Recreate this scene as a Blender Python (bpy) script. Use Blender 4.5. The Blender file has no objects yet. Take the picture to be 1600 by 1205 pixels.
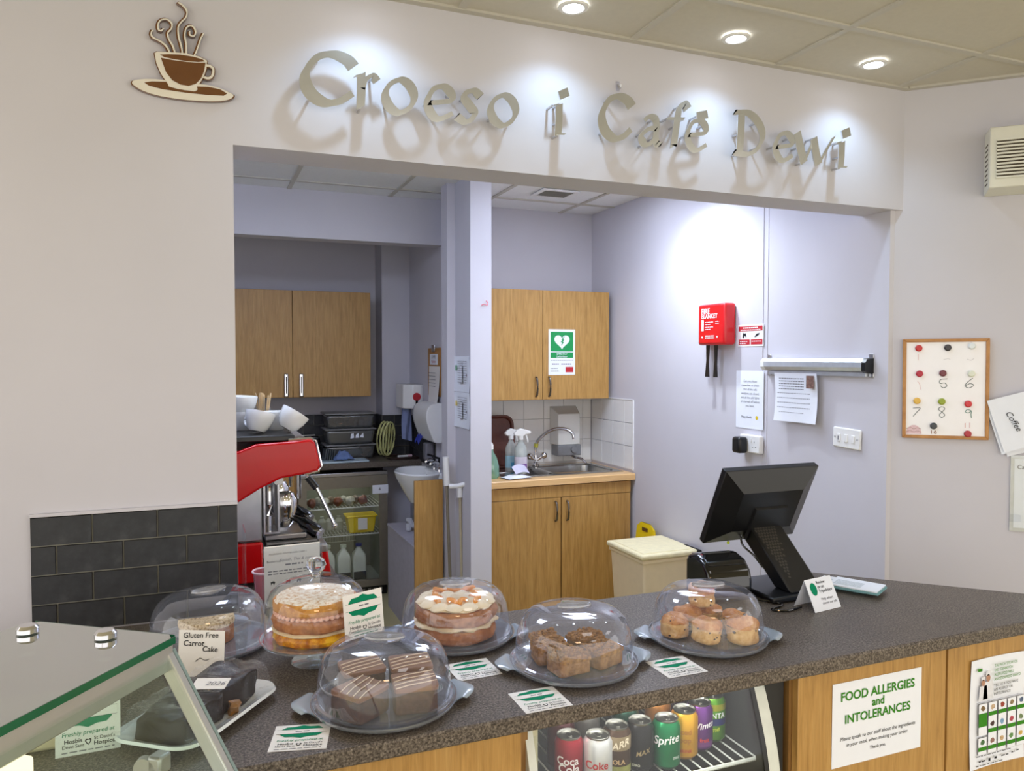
import bpy, bmesh, math, random
from mathutils import Vector, Matrix, noise
random.seed(7)
scene = bpy.context.scene
COL = scene.collection
PI = math.pi

# ------------------------------------------------------------------ camera, world, exposure
cd = bpy.data.cameras.new('camera'); cam = bpy.data.objects.new('camera', cd); COL.objects.link(cam)
cd.sensor_width = 36.0; cd.sensor_fit = 'HORIZONTAL'; cd.lens = 36.0 * 1209.2 / 1600.0; cd.clip_start = 0.02
cam.location = (-0.750, -2.291, 1.640)
cam.rotation_euler = (math.radians(90 - 1.93), 0, math.radians(-21.97))
scene.camera = cam
w = bpy.data.worlds.new('world'); scene.world = w; w.use_nodes = True
w.node_tree.nodes['Background'].inputs[0].default_value = (1.0, 0.965, 0.935, 1)
w.node_tree.nodes['Background'].inputs[1].default_value = 1.35
scene.view_settings.view_transform = 'Standard'; scene.view_settings.look = 'None'
scene.view_settings.exposure = 0.70; scene.view_settings.gamma = 1.0
scene.view_settings.use_curve_mapping = False

COUNTER_Z = 0.93
CEIL_F = 2.704      # cafe ceiling
CEIL_B = 2.643      # ceiling behind the sign wall

# ------------------------------------------------------------------ materials
def lin(c):
    return tuple(((v/255)/12.92 if v/255 <= 0.04045 else (((v/255)+0.055)/1.055)**2.4) for v in c)
MATS = {}
def N(nt, t, **kw):
    n = nt.nodes.new(t)
    for k, v in kw.items(): setattr(n, k, v)
    return n
def mat(name, rgb, rough=0.5, metal=0.0, var=0.06, scale=30, bump=0.0, bscale=None, spec=0.5, emit=0.0, coat=0.0, trans=0.0, alpha=1.0):
    """principled material with a little procedural colour variation and optional fine bump"""
    if name in MATS: return MATS[name]
    m = bpy.data.materials.new(name); m.use_nodes = True; nt = m.node_tree
    b = nt.nodes['Principled BSDF']; c = lin(rgb)
    b.inputs['Roughness'].default_value = rough; b.inputs['Metallic'].default_value = metal
    b.inputs['Specular IOR Level'].default_value = spec; b.inputs['Coat Weight'].default_value = coat
    b.inputs['Transmission Weight'].default_value = trans; b.inputs['Alpha'].default_value = alpha
    tc = N(nt, 'ShaderNodeTexCoord'); nz = N(nt, 'ShaderNodeTexNoise'); nz.inputs['Scale'].default_value = scale
    nz.inputs['Detail'].default_value = 4
    rp = N(nt, 'ShaderNodeValToRGB')
    rp.color_ramp.elements[0].position = 0.3; rp.color_ramp.elements[1].position = 0.7
    rp.color_ramp.elements[0].color = (*[v*(1-var) for v in c], 1); rp.color_ramp.elements[1].color = (*[min(1, v*(1+var)) for v in c], 1)
    nt.links.new(tc.outputs['Object'], nz.inputs['Vector']); nt.links.new(nz.outputs['Fac'], rp.inputs['Fac'])
    nt.links.new(rp.outputs['Color'], b.inputs['Base Color'])
    if emit > 0:
        b.inputs['Emission Color'].default_value = (*c, 1); b.inputs['Emission Strength'].default_value = emit
    if bump > 0:
        n2 = N(nt, 'ShaderNodeTexNoise'); n2.inputs['Scale'].default_value = bscale or scale*4; n2.inputs['Detail'].default_value = 3
        bp = N(nt, 'ShaderNodeBump'); bp.inputs['Strength'].default_value = bump; bp.inputs['Distance'].default_value = 0.002
        nt.links.new(tc.outputs['Object'], n2.inputs['Vector']); nt.links.new(n2.outputs['Fac'], bp.inputs['Height'])
        nt.links.new(bp.outputs['Normal'], b.inputs['Normal'])
    MATS[name] = m; return m
def ramp_mat(name, stops, scale, rough=0.5, stretch=(1, 1, 1), detail=6, bump=0.0, spec=0.5, distortion=0.0, second=None):
    if name in MATS: return MATS[name]
    m = bpy.data.materials.new(name); m.use_nodes = True; nt = m.node_tree; b = nt.nodes['Principled BSDF']
    b.inputs['Roughness'].default_value = rough; b.inputs['Specular IOR Level'].default_value = spec
    tc = N(nt, 'ShaderNodeTexCoord'); mp = N(nt, 'ShaderNodeMapping'); mp.inputs['Scale'].default_value = stretch
    nz = N(nt, 'ShaderNodeTexNoise'); nz.inputs['Scale'].default_value = scale; nz.inputs['Detail'].default_value = detail
    nz.inputs['Roughness'].default_value = 0.65; nz.inputs['Distortion'].default_value = distortion
    rp = N(nt, 'ShaderNodeValToRGB'); el = rp.color_ramp.elements
    while len(el) < len(stops): el.new(0.5)
    for e, (p, c) in zip(el, stops): e.position = p; e.color = (*lin(c), 1)
    nt.links.new(tc.outputs['Object'], mp.inputs['Vector']); nt.links.new(mp.outputs['Vector'], nz.inputs['Vector'])
    nt.links.new(nz.outputs['Fac'], rp.inputs['Fac']); out = rp.outputs['Color']
    if second:
        s2, st2, amt = second
        mp2 = N(nt, 'ShaderNodeMapping'); mp2.inputs['Scale'].default_value = st2
        n2 = N(nt, 'ShaderNodeTexNoise'); n2.inputs['Scale'].default_value = s2; n2.inputs['Detail'].default_value = 3
        nt.links.new(tc.outputs['Object'], mp2.inputs['Vector']); nt.links.new(mp2.outputs['Vector'], n2.inputs['Vector'])
        mr = N(nt, 'ShaderNodeMapRange'); mr.inputs[1].default_value = 0.3; mr.inputs[2].default_value = 0.7
        mr.inputs[3].default_value = 1-amt; mr.inputs[4].default_value = 1+amt
        vm = N(nt, 'ShaderNodeVectorMath', operation='MULTIPLY')
        nt.links.new(n2.outputs['Fac'], mr.inputs[0]); nt.links.new(out, vm.inputs[0]); nt.links.new(mr.outputs[0], vm.inputs[1])
        out = vm.outputs[0]
    nt.links.new(out, b.inputs['Base Color'])
    if bump > 0:
        bp = N(nt, 'ShaderNodeBump'); bp.inputs['Strength'].default_value = bump; bp.inputs['Distance'].default_value = 0.002
        nt.links.new(nz.outputs['Fac'], bp.inputs['Height']); nt.links.new(bp.outputs['Normal'], b.inputs['Normal'])
    MATS[name] = m; return m
def glass(name, tint=(255, 255, 255), base=0.06, edge=0.75, rough=0.02, haze=0.0, power=3.0, wrinkle=0.0, hazecol=(200, 205, 215)):
    """thin clear sheet: transparent + fresnel-like gloss + a little haze"""
    if name in MATS: return MATS[name]
    m = bpy.data.materials.new(name); m.use_nodes = True; nt = m.node_tree
    nt.nodes.remove(nt.nodes['Principled BSDF']); out = nt.nodes['Material Output']
    tr = N(nt, 'ShaderNodeBsdfTransparent'); tr.inputs[0].default_value = (*lin(tint), 1)
    gl = N(nt, 'ShaderNodeBsdfGlossy'); gl.inputs['Roughness'].default_value = rough; gl.inputs[0].default_value = (1, 1, 1, 1)
    lw = N(nt, 'ShaderNodeLayerWeight'); lw.inputs['Blend'].default_value = 0.5
    pw = N(nt, 'ShaderNodeMath', operation='POWER'); pw.inputs[1].default_value = power
    mr = N(nt, 'ShaderNodeMapRange'); mr.inputs[3].default_value = base; mr.inputs[4].default_value = edge
    nt.links.new(lw.outputs['Facing'], pw.inputs[0]); nt.links.new(pw.outputs[0], mr.inputs[0])
    mx = N(nt, 'ShaderNodeMixShader'); nt.links.new(mr.outputs[0], mx.inputs[0])
    src = tr.outputs[0]
    if haze > 0:
        df = N(nt, 'ShaderNodeBsdfDiffuse'); df.inputs[0].default_value = (*lin(hazecol), 1)
        m2 = N(nt, 'ShaderNodeMixShader'); m2.inputs[0].default_value = haze
        nt.links.new(tr.outputs[0], m2.inputs[1]); nt.links.new(df.outputs[0], m2.inputs[2]); src = m2.outputs[0]
    nt.links.new(src, mx.inputs[1]); nt.links.new(gl.outputs[0], mx.inputs[2]); nt.links.new(mx.outputs[0], out.inputs[0])
    if wrinkle > 0:
        tc = N(nt, 'ShaderNodeTexCoord'); mp = N(nt, 'ShaderNodeMapping'); mp.inputs['Scale'].default_value = (1, 0.25, 1); mp.inputs['Rotation'].default_value = (0, 0, 0.6)
        nz = N(nt, 'ShaderNodeTexNoise'); nz.inputs['Scale'].default_value = 120; nz.inputs['Detail'].default_value = 4; nz.inputs['Distortion'].default_value = 1.0
        bp = N(nt, 'ShaderNodeBump'); bp.inputs['Strength'].default_value = wrinkle; bp.inputs['Distance'].default_value = 0.06
        nt.links.new(tc.outputs['Object'], mp.inputs[0]); nt.links.new(mp.outputs[0], nz.inputs['Vector'])
        nt.links.new(nz.outputs['Fac'], bp.inputs['Height']); nt.links.new(bp.outputs['Normal'], gl.inputs['Normal'])
    MATS[name] = m; return m
def emis(name, rgb, strength):
    if name in MATS: return MATS[name]
    m = bpy.data.materials.new(name); m.use_nodes = True; nt = m.node_tree
    nt.nodes.remove(nt.nodes['Principled BSDF']); e = N(nt, 'ShaderNodeEmission')
    e.inputs[0].default_value = (*lin(rgb), 1); e.inputs[1].default_value = strength
    nt.links.new(e.outputs[0], nt.nodes['Material Output'].inputs[0]); MATS[name] = m; return m

WALL = mat('wall_paint', (203, 201, 208), 0.75, var=0.02, scale=3, bump=0.08, bscale=60, spec=0.25)
CEILT = mat('ceiling_tile', (205, 200, 188), 0.9, var=0.02, scale=60, bump=0.15, bscale=250, spec=0.1)
CEILW = mat('ceiling_tile_inner', (240, 242, 243), 0.9, var=0.02, scale=60, bump=0.15, bscale=250, spec=0.1)
TBAR = mat('ceiling_grid', (196, 192, 182), 0.5, var=0.02)
FLOORM = ramp_mat('vinyl_floor', [(0.3, (176, 166, 122)), (0.7, (196, 186, 142))], 120, 0.45)
BLACKT = ramp_mat('black_tile', [(0.3, (36, 37, 41)), (0.55, (48, 49, 53)), (0.75, (66, 66, 69))], 22, 0.42, detail=8, bump=0.15, spec=0.4)
GROUT = mat('grey_grout', (126, 124, 112), 0.9, var=0.05)
WHITET = mat('white_tile', (232, 232, 230), 0.12, var=0.01, spec=0.5)
GROUTW = mat('white_grout', (196, 196, 196), 0.9)
OAK = ramp_mat('oak_laminate', [(0.25, (152, 112, 56)), (0.5, (178, 136, 74)), (0.75, (194, 154, 92))], 9, 0.42, stretch=(7, 7, 0.55), detail=8, distortion=0.6, second=(40, (9, 9, 0.25), 0.10))
OAKD = ramp_mat('oak_laminate_edge', [(0.3, (126, 92, 48)), (0.7, (152, 114, 64))], 12, 0.45, stretch=(7, 7, 0.5))
LAM = ramp_mat('granite_laminate', [(0.34, (50, 44, 39)), (0.45, (82, 74, 67)), (0.55, (108, 99, 90)), (0.68, (142, 132, 120))], 230, 0.40, detail=5, second=(5, (1, 1, 1), 0.10), spec=0.25)
EDGEW = ramp_mat('beech_edge', [(0.3, (214, 172, 116)), (0.7, (232, 192, 138))], 14, 0.35, stretch=(0.5, 6, 6))
STEEL = mat('brushed_steel', (200, 200, 202), 0.28, 1.0, var=0.05, scale=40)
SIGNST = mat('sign_steel', (228, 231, 232), 0.24, 1.0, var=0.02, scale=20, bump=0.05, bscale=14)
CHROME = mat('chrome', (225, 225, 228), 0.06, 1.0, var=0.0)
DKMETAL = mat('pewter_handle', (110, 104, 98), 0.3, 1.0)
WHITEP = mat('white_plastic', (236, 236, 234), 0.35, var=0.01)
CREAMP = mat('cream_plastic', (226, 208, 172), 0.5, var=0.02, bump=0.05)
BLACKP = mat('black_plastic', (14, 14, 15), 0.35, var=0.1, bump=0.05, bscale=300)
BLACKG = mat('black_gloss', (8, 8, 9), 0.08, var=0.0, coat=0.5)
PAPER = mat('paper', (236, 240, 248), 0.8, var=0.01, spec=0.2)
PAPERC = mat('cream_paper', (240, 237, 232), 0.8, var=0.01, spec=0.2)
INK = mat('black_ink', (45, 45, 48), 0.8, var=0.0, spec=0.1)
INKG = mat('grey_ink', (120, 120, 126), 0.8, var=0.0, spec=0.1)
GREEN = mat('green_ink', (62, 134, 40), 0.8, var=0.0, spec=0.1)
TEAL = mat('plaque_green', (14, 134, 96), 0.7, var=0.02, spec=0.1)
SAFE = mat('safety_green', (12, 148, 78), 0.5, var=0.0)
REDINK = mat('red_ink', (190, 36, 48), 0.6, var=0.0)
RED = mat('red_plastic', (212, 18, 26), 0.3, var=0.02, coat=0.2)
REDG = mat('red_gloss', (196, 6, 12), 0.22, var=0.02, coat=0.15, spec=0.35)
YELLOW = mat('yellow_plastic', (236, 206, 20), 0.4, var=0.02)
CLEAR = glass('clear_plastic', (250, 251, 255), base=0.07, edge=0.62, rough=0.03, haze=0.055, power=2.6, hazecol=(190, 200, 225))
GLASSM = glass('clear_glass', (252, 253, 253), base=0.05, edge=0.8, rough=0.01, power=3.0)
TRAY = glass('tray_plastic', (212, 216, 220), base=0.08, edge=0.6, rough=0.08, haze=0.40, power=2.2, hazecol=(172, 176, 182))
FILM = glass('cling_film', (252, 252, 252), base=0.025, edge=0.32, rough=0.04, power=3.0, wrinkle=1.0)
TINTG = glass('shelf_glass', (190, 210, 200), base=0.16, edge=0.9, rough=0.03, haze=0.5, power=1.6, hazecol=(150, 154, 148))  # grey haze puts the ceiling's reflection into the glass colour
CASEG = glass('case_glass', (246, 251, 248), base=0.010, edge=0.45, rough=0.01, power=3.0)
GEDGE = mat('glass_edge_green', (16, 92, 62), 0.15, var=0.05)

# ------------------------------------------------------------------ mesh helpers
class MB:
    def __init__(s): s.v = []; s.f = []; s.mi = []
    def add(s, vs, fs, mi=0):
        o = len(s.v); s.v += [tuple(p) for p in vs]; s.f += [tuple(i+o for i in f) for f in fs]; s.mi += [mi]*len(fs); return s
    def box(s, x0, x1, y0, y1, z0, z1, mi=0):
        return s.add([(x0,y0,z0),(x1,y0,z0),(x1,y1,z0),(x0,y1,z0),(x0,y0,z1),(x1,y0,z1),(x1,y1,z1),(x0,y1,z1)],
                     [(0,3,2,1),(4,5,6,7),(0,1,5,4),(1,2,6,5),(2,3,7,6),(3,0,4,7)], mi)
    def prism(s, poly, a, b, axis='z', mi=0):
        """extrude a 2d polygon between a and b along an axis (z: xy poly, y: xz poly, x: yz poly)"""
        f = {'z': lambda p, t: (p[0], p[1], t), 'y': lambda p, t: (p[0], t, p[1]), 'x': lambda p, t: (t, p[0], p[1])}[axis]
        n = len(poly); vs = [f(p, a) for p in poly]+[f(p, b) for p in poly]
        return s.add(vs, [tuple(range(n)), tuple(range(2*n-1, n-1, -1))]+[(i, (i+1) % n, n+(i+1) % n, n+i) for i in range(n)], mi)
    def lathe(s, prof, n=32, c=(0, 0, 0), mi=0, sx=1, sy=1, a0=0, a1=2*PI, caps=False):
        full = abs(a1-a0-2*PI) < 1e-6; m = n if full else n+1; vs = []; fs = []
        for r, z in prof:
            for k in range(m):
                a = a0+(a1-a0)*k/n; vs.append((c[0]+r*math.cos(a)*sx, c[1]+r*math.sin(a)*sy, c[2]+z))
        for i in range(len(prof)-1):
            for k in range(n):
                k2 = (k+1) % m; fs.append((i*m+k, i*m+k2, (i+1)*m+k2, (i+1)*m+k))
        if caps and not full:
            fs.append(tuple(i*m for i in range(len(prof)))); fs.append(tuple(i*m+n for i in range(len(prof)-1, -1, -1)))
        return s.add(vs, fs, mi)
    def tube(s, path, r, n=8, mi=0, closed=False, flat=1.0):
        P = [Vector(p) for p in path]; rs = r if isinstance(r, (list, tuple)) else [r]*len(P); vs = []; fs = []
        up = Vector((0, 0, 1)); L = len(P)
        for i, p in enumerate(P):
            if closed: t = P[(i+1) % L]-P[(i-1) % L]
            else: t = P[min(i+1, L-1)]-P[max(i-1, 0)]
            t = t.normalized() if t.length > 1e-9 else Vector((0, 0, 1))
            u = up.cross(t)
            if u.length < 1e-3: u = Vector((1, 0, 0)).cross(t)
            u.normalize(); q = t.cross(u)
            for k in range(n):
                a = 2*PI*k/n; vs.append(p+u*math.cos(a)*rs[i]+q*math.sin(a)*rs[i]*flat)
        R = L if closed else L-1
        for i in range(R):
            j = (i+1) % L
            for k in range(n): fs.append((i*n+k, i*n+(k+1) % n, j*n+(k+1) % n, j*n+k))
        if not closed: fs.append(tuple(range(n-1, -1, -1))); fs.append(tuple((L-1)*n+k for k in range(n)))
        return s.add(vs, fs, mi)
    def cyl(s, p0, p1, r, n=16, mi=0): return s.tube([p0, p1], r, n, mi)
    def grid(s, fn, nu, nv, mi=0):
        vs = [fn(i/nu, j/nv) for j in range(nv+1) for i in range(nu+1)]
        return s.add(vs, [(j*(nu+1)+i, j*(nu+1)+i+1, (j+1)*(nu+1)+i+1, (j+1)*(nu+1)+i) for j in range(nv) for i in range(nu)], mi)
    def ball(s, c, r, n=14, mi=0, sz=1.0, disp=0.0, seed=0, sx=1.0, sy=1.0, fr=3.0):
        vs = []; fs = []; m = n//2
        for i in range(m+1):
            th = PI*i/m
            for k in range(n):
                ph = 2*PI*k/n; d = Vector((math.sin(th)*math.cos(ph), math.sin(th)*math.sin(ph), math.cos(th)))
                rr = r*(1+disp*noise.noise(d*fr*0.5+Vector((seed*3.1, seed, 0)))*2) if disp else r
                vs.append((c[0]+d.x*rr*sx, c[1]+d.y*rr*sy, c[2]+d.z*rr*sz))
        for i in range(m):
            for k in range(n): fs.append((i*n+k, (i+1)*n+k, (i+1)*n+(k+1) % n, i*n+(k+1) % n))
        return s.add(vs, fs, mi)
    def mesh(s, name, mats, smooth=True, ang=35):
        me = bpy.data.meshes.new(name); me.from_pydata(s.v, [], s.f)
        for m in (mats if isinstance(mats, (list, tuple)) else [mats]): me.materials.append(m)
        bm = bmesh.new(); bm.from_mesh(me); bm.faces.ensure_lookup_table()
        for i, f in enumerate(bm.faces): f.material_index = s.mi[i] if i < len(s.mi) else 0
        bmesh.ops.remove_doubles(bm, verts=bm.verts, dist=1e-6)
        bmesh.ops.recalc_face_normals(bm, faces=bm.faces)
        if smooth:
            for f in bm.faces: f.smooth = True
            for e in bm.edges:
                if len(e.link_faces) == 2: e.smooth = e.calc_face_angle(0) < math.radians(ang)
        bm.to_mesh(me); bm.free(); return me
def link(o, parent=None, loc=None, rot=None):
    COL.objects.link(o)
    if parent is not None: o.parent = parent
    if loc is not None: o.location = loc
    if rot is not None: o.rotation_euler = rot
    return o
def obj(name, mb, mats, parent=None, loc=None, rot=None, bev=0, seg=2, smooth=True, ang=35, sub=0):
    me = mb if isinstance(mb, bpy.types.Mesh) else mb.mesh(name, mats, smooth, ang)
    o = link(bpy.data.objects.new(name, me), parent, loc, rot)
    if bev:
        b = o.modifiers.new('bevel', 'BEVEL'); b.width = bev; b.segments = seg; b.limit_method = 'ANGLE'; b.angle_limit = math.radians(40)
    if sub:
        b = o.modifiers.new('sub', 'SUBSURF'); b.levels = sub; b.render_levels = sub
    return o
def tag(o, label, cat, group=None):
    o['label'] = label; o['category'] = cat
    if group: o['group'] = group
    return o
def thing(name, label, cat, loc=(0, 0, 0), rot=(0, 0, 0), group=None):
    return tag(link(bpy.data.objects.new(name, None), None, loc, rot), label, cat, group)
def struct(name, mb, mats, **k):
    k.setdefault('smooth', False); o = obj(name, mb, mats, **k); o['kind'] = 'structure'; return o
def copy_tree(o, parent=None):
    c = o.copy(); COL.objects.link(c); c.parent = parent
    for ch in [x for x in bpy.data.objects if x.parent == o]: copy_tree(ch, c)
    return c
def B(*a): return MB().box(*a)
def inst(name, me, parent=None, loc=None, rot=None): return link(bpy.data.objects.new(name, me), parent, loc, rot)
def smooth_path(pts, k=8, closed=False):
    P = [Vector((*p, 0)) if len(p) == 2 else Vector(p) for p in pts]; n = len(P); out = []
    for i in range(n if closed else n-1):
        g = lambda j: P[j % n] if closed else P[max(0, min(n-1, j))]
        a, b, c, d = g(i-1), g(i), g(i+1), g(i+2)
        for t in range(k):
            u = t/k; out.append(0.5*((2*b)+(c-a)*u+(2*a-5*b+4*c-d)*u*u+(3*b-a-3*c+d)*u*u*u))
    if not closed: out.append(P[-1])
    return [tuple(q) if len(pts[0]) == 3 else (q.x, q.y) for q in out]
_tc = {}
def text_mesh(s, width=None, size=None, align='CENTER', bold=0.0, shear=0.0, spacing=1.0, ext=0.0):
    key = (s, width, size, align, bold, shear, spacing, ext)
    if key in _tc: return _tc[key]
    cu = bpy.data.curves.new('t', 'FONT'); cu.body = s; cu.align_x = align; cu.align_y = 'CENTER'; cu.size = size or 1.0
    cu.offset = bold*(size or 1.0); cu.shear = shear; cu.space_character = spacing; cu.resolution_u = 3; cu.extrude = ext
    o = bpy.data.objects.new('t', cu); COL.objects.link(o); bpy.context.view_layer.update()
    me = bpy.data.meshes.new_from_object(o.evaluated_get(bpy.context.evaluated_depsgraph_get()))
    bpy.data.objects.remove(o)
    if len(me.vertices):
        xs = [v.co.x for v in me.vertices]
        if width:
            k = width/max(1e-6, max(xs)-min(xs))
            for v in me.vertices: v.co *= k
    for v in me.vertices: v.co = Vector((v.co.x, -v.co.z, v.co.y))
    _tc[key] = me; return me
def text(parent, s, x, z, m, width=None, size=None, y=-0.0012, align='CENTER', bold=0.0, shear=0.0, spacing=1.0, rot=0.0, name='lettering'):
    me = text_mesh(s, width, size, align, bold, shear, spacing)
    if not me.materials: me.materials.append(m)
    elif me.materials[0] != m:
        me = me.copy(); me.materials.clear(); me.materials.append(m)
    return inst(name, me, parent, (x, y, z), (0, rot, 0))
def flat(poly, y=0.0):
    """flat print facing -Y from an xz polygon"""
    mb = MB(); mb.add([(p[0], y, p[1]) for p in poly], [tuple(range(len(poly)))]); return mb
def rect(x0, x1, z0, z1): return [(x0, z0), (x1, z0), (x1, z1), (x0, z1)]
def printed(parent, name, poly, m, y=-0.0009): return obj(name, flat(poly, y), m, parent, smooth=False)
def lines(parent, rows, m, y=-0.001, name='print_lines'):
    """tiny print too small to read: thin bars, one flat mesh"""
    mb = MB()
    for (x0, x1, z, h) in rows:
        x = x0
        while x < x1-0.002:
            wl = min(x1-x, random.uniform(0.006, 0.016)); mb.add([(x, y, z), (x+wl, y, z), (x+wl, y, z+h), (x, y, z+h)], [(0, 1, 2, 3)]); x += wl+0.003
    o = obj(name, mb, m, parent, smooth=False); o['kind'] = 'stuff'; return o
def page(name, label, cat, loc, rotz, w_, h_, m=None, tilt=0.0, t=0.0006, curl=0.0, group=None, lean=0.0):
    """a sheet whose face looks along local -Y, origin at its middle; a gently bowed thin slab"""
    mb = MB(); nu = 6 if curl else 1; nv = 6 if curl else 1
    def fy(u, v): return -curl*(1-math.sin(PI*v)*0.7)*(abs(u-0.5)*2)**2-curl*0.6*max(0, 0.35-v)
    mb.grid(lambda u, v: ((u-.5)*w_, fy(u, v), (v-.5)*h_), nu, nv)
    mb.grid(lambda u, v: ((u-.5)*w_, fy(u, v)+t, (v-.5)*h_), nu, nv)
    o = obj(name, mb, m or PAPER, None, loc, (lean, tilt, rotz)); return tag(o, label, cat, group)

# ================================================================== STRUCTURE
struct('floor', B(-9.0, 9.0, -10.0, 4.0, -0.1, 0.0), FLOORM)
# sign wall: left pier and header over the opening
mb = MB().prism([(-3.2, 0.0), (-0.657, 0.0), (-0.657, 2.233), (1.868, 2.233), (1.868, 2.76), (-3.2, 2.76)], 0.0, 0.164, 'y')
wall_front = struct('wall_front', mb, WALL)
# right wall of the serving recess, with the tiny step in its plaster
mb = MB().box(1.806, 1.92, 0.02, 0.75, 0, 2.76); mb.box(1.8035, 1.92, 0.729, 0.76, 0, 2.76).box(1.800, 1.92, 0.76, 2.70, 0, 2.76)
wall_right = struct('wall_right', mb, WALL)
struct('wall_angled', MB().prism([(1.850, 0.0), (4.0, -2.15), (4.1, -2.05), (1.92, 0.13), (1.812, 0.13), (1.812, 0.038)], 0, 2.76), WALL)
wall_back = struct('wall_back', B(0.74, 1.80, 2.54, 2.66, 0, 2.76), WALL)
struct('wall_pillar', B(0.62, 0.742, 1.71, 1.98, 0, 2.66), WALL)
struct('wall_pilaster', B(0.571, 0.742, 1.98, 2.09, 0, 2.66), WALL)
wall_partition = struct('wall_partition', B(0.685, 0.742, 2.09, 3.60, 0, 2.66), WALL)
wall_alcove = struct('wall_alcove', B(-1.80, 0.70, 3.50, 3.62, 0, 2.66), WALL)
wall_column = struct('wall_column', B(0.480, 0.686, 3.28, 3.52, 0, 2.66), WALL)
struct('wall_bulkhead', B(-1.80, 0.684, 2.45, 2.58, 2.362, 2.66), WALL)
struct('wall_left', B(-1.90, -1.78, 0.1, 3.62, 0, 2.66), WALL)
# --- ceilings: T-bar grid with single tiles
def ceiling(name, z, xs, ys, clip, tm, bar_w=0.024, y_end=None):
    """xs, ys: grid lines; every cell is one tile, clip(x0,x1,y0,y1)-> polygon or None"""
    mb = MB(); x0, x1, y0, y1 = xs[0], xs[-1], ys[0], ys[-1]
    mb.box(x0, x1, y0, y1, z+0.02, z+0.05)
    root = struct(name, mb, tm)
    bars = MB()
    for x in xs[1:-1]: bars.box(x-bar_w/2, x+bar_w/2, y0, y1, z-0.002, z+0.012)
    for y in ys[1:-1]: bars.box(x0, x1, y-bar_w/2, y+bar_w/2, z-0.0025, z+0.012)
    obj('grid_bars', bars, TBAR, root, smooth=False)
    for i in range(len(xs)-1):
        for j in range(len(ys)-1):
            p = clip(xs[i]+0.007, xs[i+1]-0.007, ys[j]+0.007, ys[j+1]-0.007)
            if p: obj('tile', MB().prism(p, z+0.004, z+0.018), tm, root, smooth=False)
    return root
def no_clip(a, b, c, d): return [(a, c), (b, c), (b, d), (a, d)]
ceiling('ceiling', CEIL_F, [-3.2, -2.4, -1.8, -1.2, -0.6, 0.0, 0.6, 1.2, 1.8, 2.4, 3.0, 3.9], [-5.0, -4.56, -3.96, -3.36, -2.76, -2.16, -1.56, -0.96, -0.36, 0.0], no_clip, CEILT)
ceiling('ceiling', CEIL_B, [-1.79, -1.45, -0.85, -0.25, 0.35, 0.95, 1.55, 1.806], [0.164, 0.43, 1.03, 1.63, 2.23, 2.545], no_clip, CEILW)
struct('ceiling', B(-1.79, 0.7, 2.58, 3.5, 2.52, 2.56), CEILW)
# edge angles where ceiling meets walls
mb = MB().box(-3.2, 1.85, -0.026, 0.0, CEIL_F-0.004, CEIL_F+0.01)
mb.prism([(1.85, -0.001), (4.0, -2.151), (3.98, -2.17), (1.84, -0.03)], CEIL_F-0.0045, CEIL_F+0.01)
struct('trim_1', mb, TBAR, smooth=False)

# ================================================================== LIGHTS
LENS = emis('downlight_lens', (244, 248, 255), 14.0)
PANEL = emis('panel_diffuser', (255, 250, 246), 2.4)
PANELW = emis('panel_diffuser_warm', (255, 206, 156), 10.0)
PANELC = emis('panel_diffuser_cool', (212, 225, 255), 13.0)
ring_me = MB().lathe([(0.031, -0.001), (0.033, -0.006), (0.044, -0.005), (0.046, 0.0)], 32).mesh('bezel', WHITEP)
lens_me = MB().lathe([(0.0, -0.002), (0.0315, -0.0015)], 24).mesh('lens', LENS)
def downlight(x, y, z, label, energy, color, size=1.5, blend=0.7, group=None, radius=0.03):
    t = thing('downlight', label, 'light', (x, y, z-0.002), group=group)
    inst('bezel', ring_me, t); inst('lens', lens_me, t)
    ld = bpy.data.lights.new('spot', 'SPOT'); ld.energy = energy; ld.color = color; ld.spot_size = size; ld.spot_blend = blend; ld.shadow_soft_size = radius
    link(bpy.data.objects.new('spot', ld), t, (0, 0, -0.012)); return t
G = 'recessed spotlights along the sign wall'
COOL = (0.52, 0.75, 1.0)
for x, lb in [(-0.292, 'recessed spotlight above the first word of the sign, out of frame at the top'), (0.308, 'recessed spotlight nearest the top edge, leftmost of the three seen'),
              (0.906, 'middle recessed spotlight of the three above the sign'), (1.510, 'recessed spotlight furthest right, above the end of the sign')]:
    downlight(x, -0.163, CEIL_F, lb, 4.6, COOL, 2.2, 0.9, G, 0.016)
downlight(1.45, 1.15, CEIL_B, 'recessed spotlight inside the serving recess washing the right wall', 46, (0.80, 0.89, 1.0), 2.5, 1.0)
def panel(x, y, z, label, m, s=0.58, group=None, sx=None, drop=0.006):
    t = thing('ceiling_light', label, 'light', (x, y, z), group=group)
    hx = (sx or s)/2; hy = s/2
    fr = MB()
    for a in ((-hx, hx, -hy, -hy+0.012), (-hx, hx, hy-0.012, hy), (-hx, -hx+0.012, -hy+0.012, hy-0.012), (hx-0.012, hx, -hy+0.012, hy-0.012)): fr.box(a[0], a[1], a[2], a[3], -0.010, 0.003)
    obj('frame', fr, WHITEP, t, smooth=False)
    obj('diffuser', B(-hx+0.012, hx-0.012, -hy+0.012, hy-0.012, -drop, -0.002), m, t, smooth=False); return t
G = 'ceiling light panels of the cafe'
for x, y, lb in [(0.3, -1.86, 'square ceiling light panel over the customers, nearest the counter'), (2.1, -1.86, 'square ceiling light panel over the right of the cafe'),
                 (-0.9, -3.66, 'square ceiling light panel behind the camera on the left'), (0.9, -3.66, 'square ceiling light panel behind the camera on the right')]:
    panel(x, y, CEIL_F, lb, PANELW if x < -0.5 else PANEL, 0.576, G)
panel(-0.55, 0.73, CEIL_B, 'unseen square ceiling panel above the coffee machine, deepened to brighten the ceiling', PANELC, 0.576, drop=0.07)  # unseen fitting, diffuser deepened so its sides brighten the inner ceiling
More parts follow.
